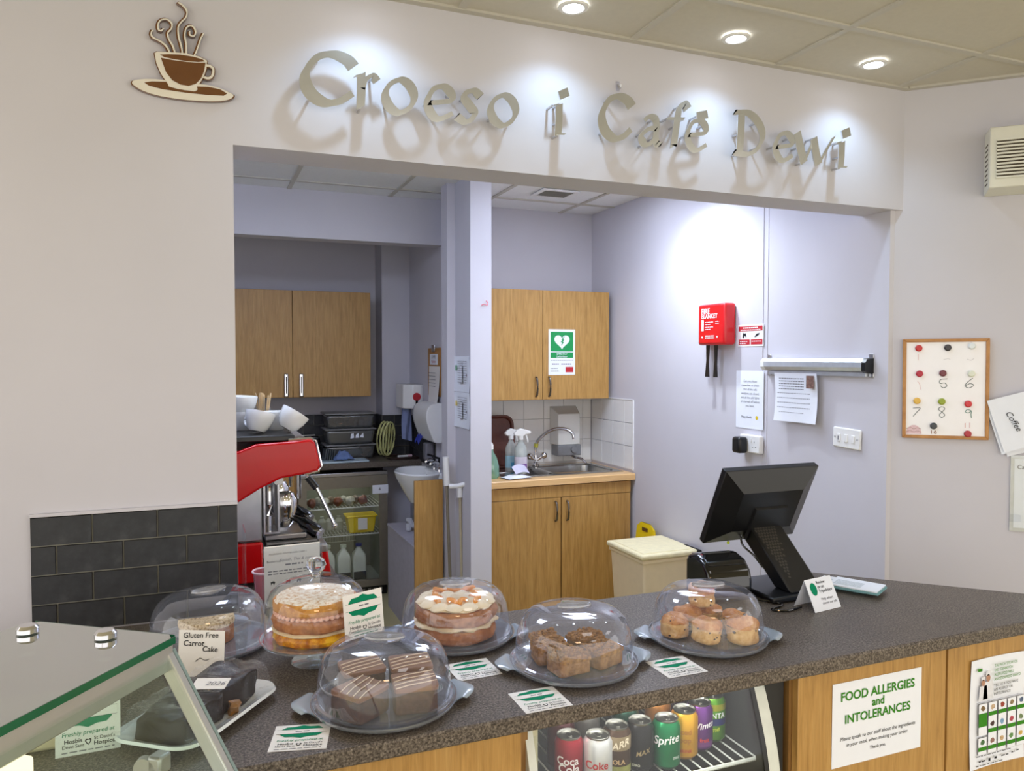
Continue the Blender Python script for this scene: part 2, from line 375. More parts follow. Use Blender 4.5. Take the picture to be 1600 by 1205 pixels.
panel(1.25, 1.45, CEIL_B, 'unseen flush fill panel added to brighten the wall behind the sink', emis('fill_diffuser_flush', (222, 232, 255), 6.0), 0.56)  # added out of view only to lift the sink back wall
panel(0.95, 0.80, CEIL_B, 'unseen square ceiling panel in front of the sink, deepened to brighten the recess', emis('panel_diffuser_sink', (214, 225, 255), 5.5), 0.576, drop=0.07)  # unseen fitting, placed and deepened to light the sink recess and ceiling

# ================================================================== WALL TILES
def tile_mesh(w_, h_, t, m, bev=0.0012):
    b = bev; mb = MB()
    mb.add([(0, 0, 0), (w_, 0, 0), (w_, 0, h_), (0, 0, h_), (b, -t, b), (w_-b, -t, b), (w_-b, -t, h_-b), (b, -t, h_-b)],
           [(4, 5, 6, 7), (0, 1, 5, 4), (1, 2, 6, 5), (2, 3, 7, 6), (3, 0, 4, 7)])
    return mb.mesh('tile', m, smooth=False)
_tm = {}
def tile(parent, loc, w_, h_, t, m, rotz=0):
    k = (round(w_, 4), round(h_, 4), t, m.name)
    if k not in _tm: _tm[k] = tile_mesh(w_, h_, t, m)
    return inst('tile', _tm[k], parent, loc, (0, 0, rotz))
def brick_run(parent, x0, x1, ztop, rows, pitch, rowh, off_even, off_odd, y, m, t=0.006, g=0.003, rotz=0, origin=None):
    """running-bond tiles on a face looking along -Y (or rotated): local x from x0 to x1"""
    for r in range(rows):
        z1 = ztop-r*rowh-g/2; z0 = ztop-(r+1)*rowh+g/2; off = off_even if r % 2 == 0 else off_odd
        x = off
        while x > x0: x -= pitch
        while x < x1:
            a = max(x0, x+g/2); b = min(x1, x+pitch-g/2)
            if b-a > 0.012:
                loc = (a, y, z0) if origin is None else (origin[0]+a*math.cos(rotz), origin[1]+a*math.sin(rotz), z0)
                tile(parent, loc, b-a, z1-z0, t, m, rotz)
            x += pitch
# black tiles on the pier left of the opening
obj('grout', B(-1.158, -0.6575, -0.004, 0.0, 0.93, 1.235), GROUT, wall_front, smooth=False)
brick_run(wall_front, -1.158, -0.6575, 1.235, 4, 0.1555, 0.0762, -1.017, -1.100, -0.004, BLACKT)
struct('trim_2', B(-1.158, -0.6565, -0.011, 0.0, 1.2355, 1.2435), WALL, smooth=False)
# white tiles by the sink
obj('grout', B(0.76, 1.799, 2.5375, 2.54, 0.90, 1.40), GROUTW, wall_back, smooth=False)
for r in range(4):
    z1 = min(1.395, 1.379-(r-1)*0.149) if r else 1.395; z0 = 1.379-r*0.149
    if r == 0: z0 = 1.233; z1 = 1.379
    else: z0, z1 = 1.233-r*0.149, 1.233-(r-1)*0.149
    z0 = max(z0, 0.925)
    if z1-z0 < 0.02: continue
    x = 1.431-0.149*5
    while x < 1.79:
        a, b = max(x+0.0012, 0.76), min(x+0.149-0.0012, 1.792)
        if b-a > 0.01: tile(wall_back, (a, 2.5375, z0+0.0012), b-a, z1-z0-0.0024, 0.004, WHITET)
        x += 0.149
    y = 2.52
    while y > 1.975:
        wdt = min(0.149, y-1.972)
        if wdt > 0.01: tile(wall_right, (1.799, y, z0+0.0012), wdt-0.0024, z1-z0-0.0024, 0.004, WHITET, -PI/2)
        y -= 0.149
struct('trim_3', MB().box(1.793, 1.8, 1.962, 1.972, 0.935, 1.383).box(1.793, 1.8, 1.972, 2.52, 1.379, 1.384), WHITEP, smooth=False)
# black tiles in the alcove
obj('grout', B(-0.55, 0.48, 3.497, 3.50, 0.93, 1.236), GROUT, wall_alcove, smooth=False)
brick_run(wall_alcove, -0.55, 0.48, 1.236, 4, 0.1555, 0.0775, 0.02, 0.10, 3.497, BLACKT)
mb = MB().box(0.477, 0.685, 3.277, 3.28, 0.93, 1.236).box(0.477, 0.480, 3.28, 3.50, 0.93, 1.236)
obj('grout', mb, GROUT, wall_column, smooth=False)
brick_run(wall_column, 0.478, 0.684, 1.236, 4, 0.1555, 0.0775, 0.412, 0.49, 3.277, BLACKT)
brick_run(wall_column, 0.0, 0.22, 1.236, 4, 0.1555, 0.0775, 0.0, 0.078, 0, BLACKT, rotz=-PI/2, origin=(0.477, 3.497))
obj('grout', B(0.682, 0.685, 2.60, 3.27, 0.93, 1.236), GROUT, wall_partition, smooth=False)
brick_run(wall_partition, 0.0, 0.66, 1.236, 4, 0.1555, 0.0775, 0.05, 0.128, 0, BLACKT, rotz=-PI/2, origin=(0.682, 3.27))

# ================================================================== SIGN LETTERS (steel, standing off the wall)
def nib_strip(pts, nib_w, nib_a, closed=False, k=10, minw=0.16, straight=False):
    P = pts if straight else smooth_path(pts, k, closed)
    P = [Vector((p[0], p[1])) for p in P]; n = len(P); nb = Vector((math.cos(nib_a), math.sin(nib_a)))*nib_w/2; out = []
    for i, p in enumerate(P):
        t = (P[(i+1) % n]-P[(i-1) % n]) if closed else (P[min(i+1, n-1)]-P[max(i-1, 0)])
        t = t.normalized() if t.length else Vector((1, 0)); nrm = Vector((-t.y, t.x))
        o = nb*(1 if nb.dot(nrm) >= 0 else -1)
        d = max(abs(nb.dot(nrm)), nib_w/2*minw)
        # offset mostly along the stroke normal, with part of the pen slant kept at the ends
        endk = 0.8 if (not closed and (i == 0 or i == n-1)) else 0.0
        off = nrm*d*(1-endk)+(o if o.length else nrm*d)*endk
        if (not closed) and (i in (0, n-1)) and abs(off.dot(nrm)) < d*0.5: off = nrm*d
        out.append((p+off, p-off))
    return out
def strip_solid(mb, rails, y0, y1, closed=False):
    n = len(rails); vs = []
    for a, b in rails: vs += [(a.x, y0, a.y), (b.x, y0, b.y), (a.x, y1, a.y), (b.x, y1, b.y)]
    fs = []
    for i in range(n if closed else n-1):
        p, q = 4*i, 4*((i+1) % n)
        fs += [(p, q, q+1, p+1), (p+2, p+3, q+3, q+2), (p, p+2, q+2, q), (p+1, q+1, q+3, p+3)]
    if not closed: fs += [(0, 1, 3, 2), (4*n-4, 4*n-2, 4*n-1, 4*n-3)]
    mb.add(vs, fs)
ST = {
 'C': [dict(p=[(1.0,.80),(.86,.93),(.58,1.0),(.28,.92),(.06,.66),(.0,.40),(.12,.14),(.40,.0),(.70,.06),(.98,.26)], w=.21)],
 'r': [dict(p=[(.30,1.0),(.30,.5),(.26,0)], w=.30, s=1), dict(p=[(.34,.55),(.52,.86),(.78,.98),(1.0,.84)], w=.24), dict(p=[(0,.90),(.3,.98)], w=.14, s=1)],
 'o': [dict(p=[(.5,1),(.14,.80),(0,.45),(.16,.12),(.5,0),(.86,.20),(1,.55),(.84,.88)], w=.25, c=1)],
 'e': [dict(p=[(.10,.46),(.50,.52),(.90,.62),(.86,.86),(.58,1),(.22,.88),(0,.48),(.14,.12),(.46,0),(.96,.22)], w=.23)],
 's': [dict(p=[(1,.86),(.72,1),(.40,.92),(.34,.72),(.56,.50),(.74,.30),(.60,.08),(.34,0),(0,.12)], w=.24)],
 'i': [dict(p=[(.52,.68),(.50,.3),(.46,0)], w=.40, s=1), dict(p=[(.18,.64),(.5,.69)], w=.18, s=1), dict(p=[(.40,0.015),(.82,.03)], w=.14, s=1), dict(p=[(.50,.88),(.98,1.0)], w=.42, s=1, dot=1)],
 'a': [dict(p=[(.18,.84),(.42,1),(.72,.94),(.80,.66),(.76,.28),(.82,.06),(1,.06)], w=.24), dict(p=[(.76,.60),(.40,.56),(.04,.30),(.14,.04),(.42,.02),(.74,.26)], w=.24)],
 'f': [dict(p=[(1.0,.90),(.84,1),(.62,.90),(.50,.60),(.42,.30),(.34,0)], w=.26), dict(p=[(.05,.62),(.82,.66)], w=.13, s=1)],
 'E': [dict(p=[(.10,.38),(.50,.43),(.90,.51),(.86,.70),(.58,.80),(.22,.70),(0,.38),(.14,.10),(.46,0),(.96,.18)], w=.21), dict(p=[(.46,.90),(1.0,1.0)], w=.20, s=1, dot=1)],
 'D': [dict(p=[(.24,.98),(.22,.5),(.18,.02)], w=.20, s=1), dict(p=[(.02,.98),(.48,1),(.84,.82),(1,.52),(.84,.20),(.48,.02),(.0,.02)], w=.17)],
 'w': [dict(p=[(.06,.98),(.14,.5),(.24,.0)], w=.24, s=1), dict(p=[(.24,.02),(.36,.4),(.50,.86)], w=.15, s=1), dict(p=[(.48,.86),(.54,.4),(.62,.0)], w=.24, s=1), dict(p=[(.62,.02),(.80,.5),(1,1)], w=.16, s=1)],
}
LET = [('C', -.483, -.317, 2.351, 2.515), ('r', -.334, -.254, 2.354, 2.467), ('o', -.253, -.142, 2.351, 2.468), ('e', -.126, -.025, 2.347, 2.465), ('s', -.033, .064, 2.348, 2.465), ('o', .074, .181, 2.351, 2.464),
       ('i', .291, .354, 2.347, 2.505), ('C', .456, .597, 2.349, 2.514), ('a', .607, .703, 2.345, 2.460), ('f', .716, .816, 2.352, 2.521), ('E', .790, .889, 2.346, 2.498),
       ('D', .987, 1.131, 2.352, 2.520), ('e', 1.163, 1.265, 2.347, 2.467), ('w', 1.259, 1.454, 2.349, 2.474), ('i', 1.454, 1.529, 2.350, 2.510)]
LLAB = ['large steel capital C, first letter of the wall sign', 'steel letter r right after the first large C of the sign', 'steel letter o third from the left of the sign', 'steel letter e in the first word of the sign', 'steel letter s in the first word of the sign', 'steel letter o closing the first word of the sign',
        'steel letter i standing alone between two words of the sign', 'steel capital C starting the sign word below the small wall hook', 'steel letter a with a bright mirrored lower half', 'tall steel letter f between the a and the accented e', 'steel letter e with an acute accent above it',
        'steel capital D starting the last word of the sign', 'steel letter e in the last word of the sign', 'steel letter w in the last word of the sign', 'last letter i at the right end of the sign']
YF = -0.044
for (ch, x0, x1, z0, z1), lb in zip(LET, LLAB):
    W_, H_ = x1-x0, z1-z0
    t = thing('sign_letter', lb, 'letter', ((x0+x1)/2, 0, z0), group='steel letters of the wall sign')
    sets = []
    for st in ST[ch]:
        pts = [(p[0]*W_, p[1]*H_) for p in st['p']]
        sets.append((nib_strip(pts, 1.45*st['w']*min(W_*1.15, H_*0.95) if ch not in 'i' else 1.15*st['w']*W_, math.radians(38) if not st.get('dot') else math.radians(100), bool(st.get('c')), 10, 0.46 if ch in 'CeEs' else 0.42, bool(st.get('s'))), bool(st.get('c')), st.get('dot')))
    al = [v for r, c, d in sets for ab in r for v in ab]
    mx0, mx1, mz0, mz1 = min(v.x for v in al), max(v.x for v in al), min(v.y for v in al), max(v.y for v in al)
    f = lambda v: Vector(((v.x-mx0)/(mx1-mx0)*W_-W_/2, (v.y-mz0)/(mz1-mz0)*H_))
    face = MB(); dot = MB()
    for q, (r, c, d) in enumerate(sets):
        strip_solid(dot if d else face, [(f(a), f(b)) for a, b in r], YF-0.0005*q, YF+0.004, c)
    obj('letter_face', face, SIGNST, t, ang=25)
    if dot.v: obj('accent' if ch == 'E' else 'dot', dot, SIGNST, t, ang=25)
    # mounting pins behind the face
    mids = [(f((r[len(r)//3][0]+r[len(r)//3][1])/2), f((r[2*len(r)//3][0]+r[2*len(r)//3][1])/2)) for r, c, d in sets]
    for a, b in mids[:2]:
        for q in (a, b):
            obj('mounting_pin', MB().cyl((q.x, YF+0.003, q.y), (q.x, 0.0, q.y), 0.004, 8), STEEL, t)

# ---- coffee cup plaque
PLQ = mat('plaque_brown', (106, 66, 30), 0.18, var=0.05, coat=0.6)
PLM = mat('plaque_mirror', (248, 244, 234), 0.15, 0.3, var=0.0)
cup_s = {'saucer': [(-0.1150,0.0040),(-0.1070,0.0120),(-0.0750,0.0190),(-0.0360,0.0210),(0.0130,0.0210),(0.0640,0.0220),(0.1010,0.0170),(0.1260,0.0080),(0.1350,0.0020),(0.1260,-0.0080),(0.1030,-0.0160),(0.0570,-0.0220),(0.0010,-0.0240),(-0.0540,-0.0210),(-0.0900,-0.0130),(-0.1090,-0.0030)],
 'saucer_in': [(-0.0860,0.0080),(-0.0680,0.0130),(-0.0310,0.0170),(-0.0270,0.0100),(-0.0180,0.0040),(0.0120,0.0000),(0.0390,0.0010),(0.0440,0.0060),(0.0420,0.0140),(0.0710,0.0170),(0.1010,0.0140),(0.1190,0.0050),(0.1100,-0.0020),(0.0690,-0.0050),(0.0120,-0.0060),(-0.0430,-0.0040),(-0.0750,0.0010)],
 'cup': [(-0.0600,0.0870),(-0.0540,0.0920),(-0.0260,0.0950),(0.0140,0.0980),(0.0490,0.0940),(0.0690,0.0860),(0.0670,0.0650),(0.0610,0.0450),(0.0510,0.0260),(0.0420,0.0140),(0.0440,0.0060),(0.0350,0.0000),(-0.0050,0.0010),(-0.0270,0.0050),(-0.0290,0.0110),(-0.0460,0.0370),(-0.0560,0.0620)],
 'cup_in': [(-0.0450,0.0770),(-0.0180,0.0750),(0.0180,0.0750),(0.0470,0.0770),(0.0650,0.0800),(0.0610,0.0570),(0.0530,0.0360),(0.0400,0.0200),(0.0220,0.0120),(0.0020,0.0130),(-0.0180,0.0220),(-0.0330,0.0410)],
 'coffee': [(-0.0470,0.0850),(-0.0260,0.0890),(0.0030,0.0920),(0.0360,0.0910),(0.0580,0.0870),(0.0630,0.0830),(0.0470,0.0790),(0.0180,0.0770),(-0.0170,0.0780),(-0.0370,0.0800)],
 'handle': [(0.0660,0.0740),(0.0770,0.0730),(0.0840,0.0670),(0.0830,0.0520),(0.0770,0.0430),(0.0690,0.0400),(0.0600,0.0420)],
 'st': [[(-0.0650,0.1490),(-0.0690,0.1380),(-0.0640,0.1290),(-0.0450,0.1210),(-0.0320,0.1100),(-0.0250,0.0960),(-0.0230,0.0890)],
  [(-0.0390,0.1570),(-0.0440,0.1500),(-0.0510,0.1520),(-0.0520,0.1650),(-0.0450,0.1770),(-0.0310,0.1820),(-0.0190,0.1730),(-0.0200,0.1590),(-0.0290,0.1460),(-0.0260,0.1300),(-0.0170,0.1140),(-0.0100,0.0890)],
  [(-0.0020,0.2310),(0.0110,0.2230),(0.0190,0.2100),(0.0160,0.1940),(0.0040,0.1790),(-0.0030,0.1640),(-0.0020,0.1400),(0.0030,0.1200),(0.0060,0.1010),(0.0020,0.0830)],
  [(0.0250,0.1590),(0.0260,0.1500),(0.0350,0.1480),(0.0400,0.1590),(0.0350,0.1720),(0.0250,0.1740),(0.0160,0.1640),(0.0130,0.1450),(0.0160,0.1240),(0.0160,0.1050),(0.0160,0.0880)],
  [(0.0600,0.1600),(0.0520,0.1420),(0.0430,0.1140),(0.0370,0.0990),(0.0290,0.0890)]]}
t = thing('coffee_cup_plaque', 'brown and mirrored steaming coffee cup plaque on the wall left of the sign', 'wall decoration', (-0.79, 0, 2.36))
grow = lambda poly, k: (lambda cx, cz: [(cx+(p[0]-cx)*k, cz+(p[1]-cz)*k) for p in poly])(sum(p[0] for p in poly)/len(poly), sum(p[1] for p in poly)/len(poly))
obj('saucer', MB().prism(grow(smooth_path(cup_s['saucer'], 4, True), 1.03), -0.014, -0.002, 'y'), PLQ, t)
obj('saucer_rim', MB().prism(smooth_path(cup_s['saucer'], 4, True), -0.018, -0.014, 'y'), PLM, t)
obj('saucer_well', MB().prism(cup_s['saucer_in'], -0.019, -0.018, 'y'), PLQ, t)
obj('cup', MB().prism(grow(cup_s['cup'], 1.04), -0.0165, -0.002, 'y'), PLQ, t)
obj('cup_rim', MB().prism(cup_s['cup'], -0.0205, -0.0165, 'y'), PLM, t)
obj('cup_bowl', MB().prism(cup_s['cup_in'], -0.0215, -0.0205, 'y'), PLQ, t)
obj('coffee', MB().prism(cup_s['coffee'], -0.0215, -0.0205, 'y'), PLQ, t)
mb = MB(); strip_solid(mb, nib_strip(cup_s['handle'], 0.011, 0.6, False, 6, 0.9), -0.015, -0.002); obj('handle_backing', mb, PLQ, t)
mb = MB(); strip_solid(mb, nib_strip(cup_s['handle'], 0.0065, 0.6, False, 6, 0.9), -0.0185, -0.015); obj('handle', mb, PLM, t)
for s_ in cup_s['st']:
    mb = MB(); strip_solid(mb, nib_strip([(p[0]-0.001, p[1]+0.0005) for p in s_], 0.0082, 0.6, False, 6, 0.8), -0.015, -0.002); o = obj('steam', mb, PLQ, t)
    mb = MB(); strip_solid(mb, nib_strip([(p[0]+0.0012, p[1]-0.0005) for p in s_], 0.0044, 0.6, False, 6, 0.7), -0.018, -0.015); obj('steam_face', mb, PLM, o)
# small adhesive hook above the sign
t = thing('wall_hook', 'tiny clear adhesive hook above the second capital C', 'hook', (0.553, 0, 2.545))
obj('backplate', B(-0.007, 0.007, -0.003, 0, -0.012, 0.022), CLEAR, t, bev=0.002)
obj('hook', MB().tube([(0, -0.003, 0.008), (0, -0.010, 0.0), (0, -0.016, -0.008), (0, -0.022, -0.004), (0, -0.024, 0.004)], 0.003, 8), STEEL, t)

# ================================================================== RIGHT WALL ITEMS (wall faces -X; local -Y looks out)
RW = -PI/2
XW = 1.799
# fire blanket
t = thing('fire_blanket_box', 'red fire blanket box with two black pull tapes on the right wall', 'fire blanket', (XW, 1.075, 1.715), (0, 0, RW))
obj('case', MB().prism([(-0.115, 0), (0.115, 0), (0.115, 0.215), (-0.115, 0.215)], -0.072, 0.0, 'y'), RED, t, bev=0.014, seg=3)
text(t, 'FIRE', -0.045, 0.176, WHITEP, width=0.07, bold=0.02, y=-0.0732); text(t, 'BLANKET', -0.012, 0.150, WHITEP, width=0.135, bold=0.02, y=-0.0732)
printed(t, 'white_bar', rect(-0.08, -0.060, 0.075, 0.134), WHITEP, -0.0731)
lines(t, [(-0.05, 0.02, 0.118, 0.004), (-0.05, 0.0, 0.106, 0.004), (-0.05, 0.02, 0.092, 0.004), (-0.05, 0.0, 0.08, 0.004), (0.04, 0.07, 0.12, 0.004), (0.04, 0.07, 0.11, 0.004), (-0.045, 0.03, 0.044, 0.006), (-0.045, 0.03, 0.034, 0.006)], WHITEP, -0.0731)
for x in (-0.073, 0.055): printed(t, 'arrow', [(x-0.008, 0.046), (x+0.008, 0.046), (x, 0.034)], WHITEP, -0.0731)
for x in (-0.058, 0.012):
    obj('pull_tape', MB().prism([(x-0.015, 0.006), (x+0.013, 0.006), (x+0.006, -0.10), (x+0.012, -0.168), (x-0.022, -0.168), (x-0.012, -0.08)], -0.048, -0.043, 'y'), BLACKP, t)
# small fire notice
p = page('fire_notice', 'small red and white fire notice beside the fire blanket', 'sign', (XW-0.001, 0.848, 1.760), RW, 0.195, 0.110, WHITEP, t=0.001)
printed(p, 'red_band', rect(-0.090, 0.090, 0.022, 0.046), REDINK); printed(p, 'red_band', rect(-0.090, -0.004, -0.046, -0.020), REDINK); printed(p, 'red_band', rect(0.004, 0.090, -0.046, -0.020), REDINK)
lines(p, [(-0.055, 0.055, 0.035, 0.006), (-0.075, 0.075, 0.025, 0.004), (-0.08, -0.02, -0.032, 0.004), (-0.08, -0.03, -0.042, 0.004), (0.01, 0.08, -0.032, 0.004)], WHITEP, -0.0012)
printed(p, 'pictogram', [(-0.06, -0.012), (-0.05, -0.014), (-0.045, 0.0), (-0.03, -0.01), (-0.032, 0.012), (-0.045, 0.010), (-0.055, 0.014)], INK)
printed(p, 'pictogram', [(0.03, -0.010), (0.045, -0.006), (0.065, 0.002), (0.07, 0.010), (0.05, 0.008), (0.038, 0.0)], INK)
# instruction sheet
p = page('instruction_sheet', 'white typed note taped above the wall socket', 'paper', (XW-0.001, 0.850, 1.439), RW, 0.208, 0.29, PAPER, t=0.0008)
for i, s in enumerate(['Can you please', 'remember to check', 'that all the cafe', 'windows are closed,', 'and all the cafe lights', 'are turned off before', 'you leave.']):
    text(p, s, 0.005, 0.092-i*0.0205, INKG, size=0.0165)
text(p, 'Many thanks', -0.02, -0.088, INK, size=0.016); printed(p, 'smiley', [(0.056+0.009*math.cos(a*PI/8), -0.088+0.010*math.sin(a*PI/8)) for a in range(16)], YELLOW)
# double socket with black plug
t = thing('wall_socket', 'white double wall socket with a black plug in it', 'socket', (XW, 0.815, 1.222), (0, 0, RW))
obj('plate', B(-0.075, 0.075, -0.028, 0, -0.044, 0.044), WHITEP, t, bev=0.006)
for sx in (-0.036, 0.036):
    for dx, dz, w_, h_ in ((0, 0.014, 0.003, 0.008), (-0.011, -0.010, 0.007, 0.003), (0.011, -0.010, 0.007, 0.003)):
        obj('pin_hole', B(sx+dx-w_/2, sx+dx+w_/2, -0.0286, -0.028, dz-h_/2-0.004, dz+h_/2-0.004), BLACKP, t, smooth=False)
    obj('rocker', B(sx-0.026, sx-0.016, -0.031, -0.027, 0.010, 0.028), WHITEP, t, bev=0.001)
t = thing('plug_adaptor', 'black plug adaptor pushed into the left of the wall socket', 'plug', (XW-0.0285, 0.853, 1.217), (0, 0, RW))
obj('body', B(-0.032, 0.032, -0.055, 0, -0.043, 0.038), BLACKP, t, bev=0.014, seg=3)
# cling film dispenser with a paper hung on it
t = thing('wall_rail', 'long silver rail dispenser screwed to the right wall', 'rail', (1.805, 0.406, 1.617), (0, 0, RW))
obj('profile', MB().prism([(0, 0.030), (-0.036, 0.026), (-0.046, 0.012), (-0.046, -0.010), (-0.034, -0.026), (0, -0.028)], -0.295, 0.295, 'x'), mat('anodised_silver', (206, 212, 220), 0.3, 0.55), t, ang=20)
obj('lower_rail', B(-0.29, 0.29, -0.020, 0, -0.048, -0.030), MATS['anodised_silver'], t, smooth=False)
obj('end_cap', MB().prism([(0, 0.030), (-0.036, 0.027), (-0.048, 0.012), (-0.048, -0.011), (-0.034, -0.028), (0, -0.030)], -0.318, -0.295, 'x'), WHITEP, t)
obj('end_cap', MB().prism([(0, 0.026), (-0.036, 0.024), (-0.046, 0.010), (-0.046, -0.024), (-0.034, -0.032), (0, -0.034)], 0.295, 0.316, 'x'), BLACKP, t)
for x in (-0.306, 0.306):
    for z in (0.036, -0.044): obj('screw_tab', B(x-0.012, x+0.012, -0.004, 0, z-0.010, z+0.010), STEEL, t, bev=0.003)
p = page('order_sheet', 'creased printed sheet with a small photo hanging from the silver rail', 'paper', (1.782, 0.505, 1.465), RW, 0.270, 0.225, PAPER, t=0.0008, curl=0.012)
lines(p, [(-0.10, 0.06, 0.085-0.012*i, 0.004) for i in range(5)]+[(-0.11, 0.10, 0.018-0.022*i, 0.003) for i in range(4)]+[(-0.10, 0.06, -0.07, 0.002)], INKG, -0.0135)
printed(p, 'photo', rect(0.075, 0.122, 0.045, 0.102), mat('photo_print', (120, 90, 80), 0.6, var=0.5, scale=90), -0.0138)
# switch plate
t = thing('light_switch', 'white wide wall switch plate with one key switch and two rockers', 'switch', (1.8055, 0.220, 1.305), (0, 0.035, RW))
obj('plate', B(-0.0755, 0.0755, -0.011, 0, -0.043, 0.043), WHITEP, t, bev=0.005)
for i, x in enumerate((-0.040, 0.0, 0.038)): obj('rocker', B(x-0.009, x+0.009, -0.0145, -0.010, -0.018, 0.016), WHITEP, t, bev=0.002)
for x in (-0.062, 0.060): obj('screw', MB().cyl((x, -0.0116, 0), (x, -0.010, 0), 0.0035, 10), STEEL, t)
printed(t, 'key_mark', rect(-0.044, -0.038, -0.012, 0.006), INKG, -0.0147)

# ================================================================== ANGLED WALL ITEMS (45 degrees)
AW = -PI/4
def aw(s, z, out=0.0):  # point s metres along the angled wall from its left corner
    return (1.85+s/math.sqrt(2)-out/math.sqrt(2), -s/math.sqrt(2)-out/math.sqrt(2), z)
FRAMEW = ramp_mat('pine_frame', [(0.3, (164, 112, 56)), (0.7, (196, 142, 82))], 20, 0.45, stretch=(1, 1, 1))
t = thing('whiteboard', 'small whiteboard in a wooden frame with coloured magnets and numbers', 'whiteboard', aw(0.157, 1.525, 0.002), (0, -0.006, AW))
HW, HH = 0.149, 0.196
obj('board', B(-HW+0.006, HW-0.006, -0.010, 0, -HH+0.006, HH-0.006), mat('whiteboard_face', (246, 244, 244), 0.2, var=0.01), t, smooth=False)
for poly in ([(-HW, -HH), (HW, -HH), (HW-0.013, -HH+0.013), (-HW+0.013, -HH+0.013)], [(-HW, HH), (HW, HH), (HW-0.013, HH-0.013), (-HW+0.013, HH-0.013)],
             [(-HW, -HH), (-HW, HH), (-HW+0.013, HH-0.013), (-HW+0.013, -HH+0.013)], [(HW, -HH), (HW, HH), (HW-0.013, HH-0.013), (HW-0.013, -HH+0.013)]):
    obj('frame_rail', MB().prism(poly, -0.016, 0, 'y'), FRAMEW, t, bev=0.002)
def wbp(cx, cy):  # crop pixel of the board -> local metres
    return ((cx-(58+880)/2)/816*0.298, -(cy-(178+1112)/2)/934*0.392)
def stroke(parent, pts, m, wd=0.0022, y=-0.0108, closed=False, name='drawn_number'):
    mb = MB(); P = [Vector(p) for p in smooth_path(pts, 5, closed)]; n = len(P); vs = []; fs = []
    for i, p in enumerate(P):
        tt = P[min(i+1, n-1)]-P[max(i-1, 0)]; tt = tt.normalized() if tt.length else Vector((1, 0)); q = Vector((-tt.y, tt.x))*wd/2
        vs += [(p.x+q.x, y, p.y+q.y), (p.x-q.x, y, p.y-q.y)]
        if i: fs.append((2*i-2, 2*i-1, 2*i+1, 2*i))
    mb.add(vs, fs); return obj(name, mb, m, parent, smooth=False)
PEN = mat('marker_grey', (96, 108, 106), 0.7, var=0); PENR = mat('marker_pink', (222, 168, 168), 0.7, var=0); PENL = mat('marker_faint', (206, 204, 206), 0.7, var=0)
def num(pts, m=PEN, wd=0.0024, closed=False): stroke(t, [wbp(*p) for p in pts], m, wd, closed=closed)
num([(490, 552), (425, 560), (420, 595), (465, 590), (485, 620), (450, 635), (425, 615)])
num([(725, 545), (680, 580), (655, 615), (690, 635), (735, 610), (700, 595), (662, 615)])
num([(165, 830), (235, 828), (200, 870), (168, 908)])
num([(440, 812), (408, 835), (440, 860), (468, 890), (440, 913), (418, 888), (445, 860), (468, 830)], closed=True)
num([(715, 845), (680, 835), (660, 855), (690, 865), (715, 848), (712, 880), (718, 912)], mat('marker_green', (70, 120, 110), 0.7, var=0))
num([(345, 1035), (345, 1068)], mat('marker_brown', (150, 110, 90), 0.7, var=0)); num([(380, 1035), (370, 1060), (392, 1062), (380, 1040)], MATS['marker_brown'])
num([(660, 960), (660, 1005)], PENR); num([(703, 955), (703, 1005)], PENR); num([(210, 320), (210, 378)], PENR, 0.0016)
num([(450, 372), (490, 365), (515, 370)], PENL, 0.0018); num([(670, 368), (705, 380), (735, 362)], PENL, 0.0018); num([(205, 575), (225, 600), (240, 655)], PENR, 0.0012)
blob = [wbp(175+78*math.cos(a*PI/12), 1078+90*max(0, math.sin(a*PI/12))) if a <= 12 else None for a in range(13)]
blob = [wbp(175+76*math.cos(a*PI/12), 1074-86*math.sin(a*PI/12)) for a in range(13)]
printed(t, 'pink_drawing', blob, mat('pink_marker', (226, 196, 200), 0.7, var=0.1, scale=200), -0.0106)
for zz in (1025, 1055): num([(100, zz), (140, zz-12), (175, zz), (210, zz-10), (245, zz)], MATS['marker_brown'], 0.0014)
for (px, py, rgb, lb) in [(212, 266, (196, 40, 40), 'red magnet in the top left corner of the whiteboard'), (487, 262, (48, 44, 48), 'black magnet at the top middle of the whiteboard'), (710, 248, (222, 228, 228), 'white magnet in the top right corner of the whiteboard'),
        (223, 506, (180, 22, 50), 'crimson magnet second down on the left of the whiteboard'), (445, 500, (112, 44, 50), 'maroon magnet above the number five'), (710, 503, (224, 228, 208), 'pale cream magnet above the number six'),
        (203, 762, (226, 180, 72), 'amber magnet above the number seven'), (440, 764, (150, 166, 36), 'olive green magnet above the number eight'), (686, 782, (206, 44, 52), 'red magnet above the number nine'),
        (366, 994, (58, 62, 64), 'charcoal magnet at the bottom of the whiteboard'), (687, 1058, (176, 38, 50), 'dark red magnet in the bottom right corner of the whiteboard')]:
    x, z = wbp(px, py); c0 = aw(0.157, 1.525, 0.0135); lx = x/math.sqrt(2)
    o = obj('magnet', MB().lathe([(0.0, -0.010), (0.009, -0.010), (0.0125, -0.007), (0.0132, 0.0), (0.0, 0.0)], 20), mat('magnet_%d_%d' % (px, py), rgb, 0.3, var=0.02), None,
            (c0[0]+lx, c0[1]-lx, 1.525+z), (-PI/2, 0, AW))
    o.rotation_euler = (Matrix.Rotation(AW, 3, 'Z') @ Matrix.Rotation(-PI/2, 3, 'X')).to_euler()
    tag(o, lb, 'magnet', 'magnets on the whiteboard')
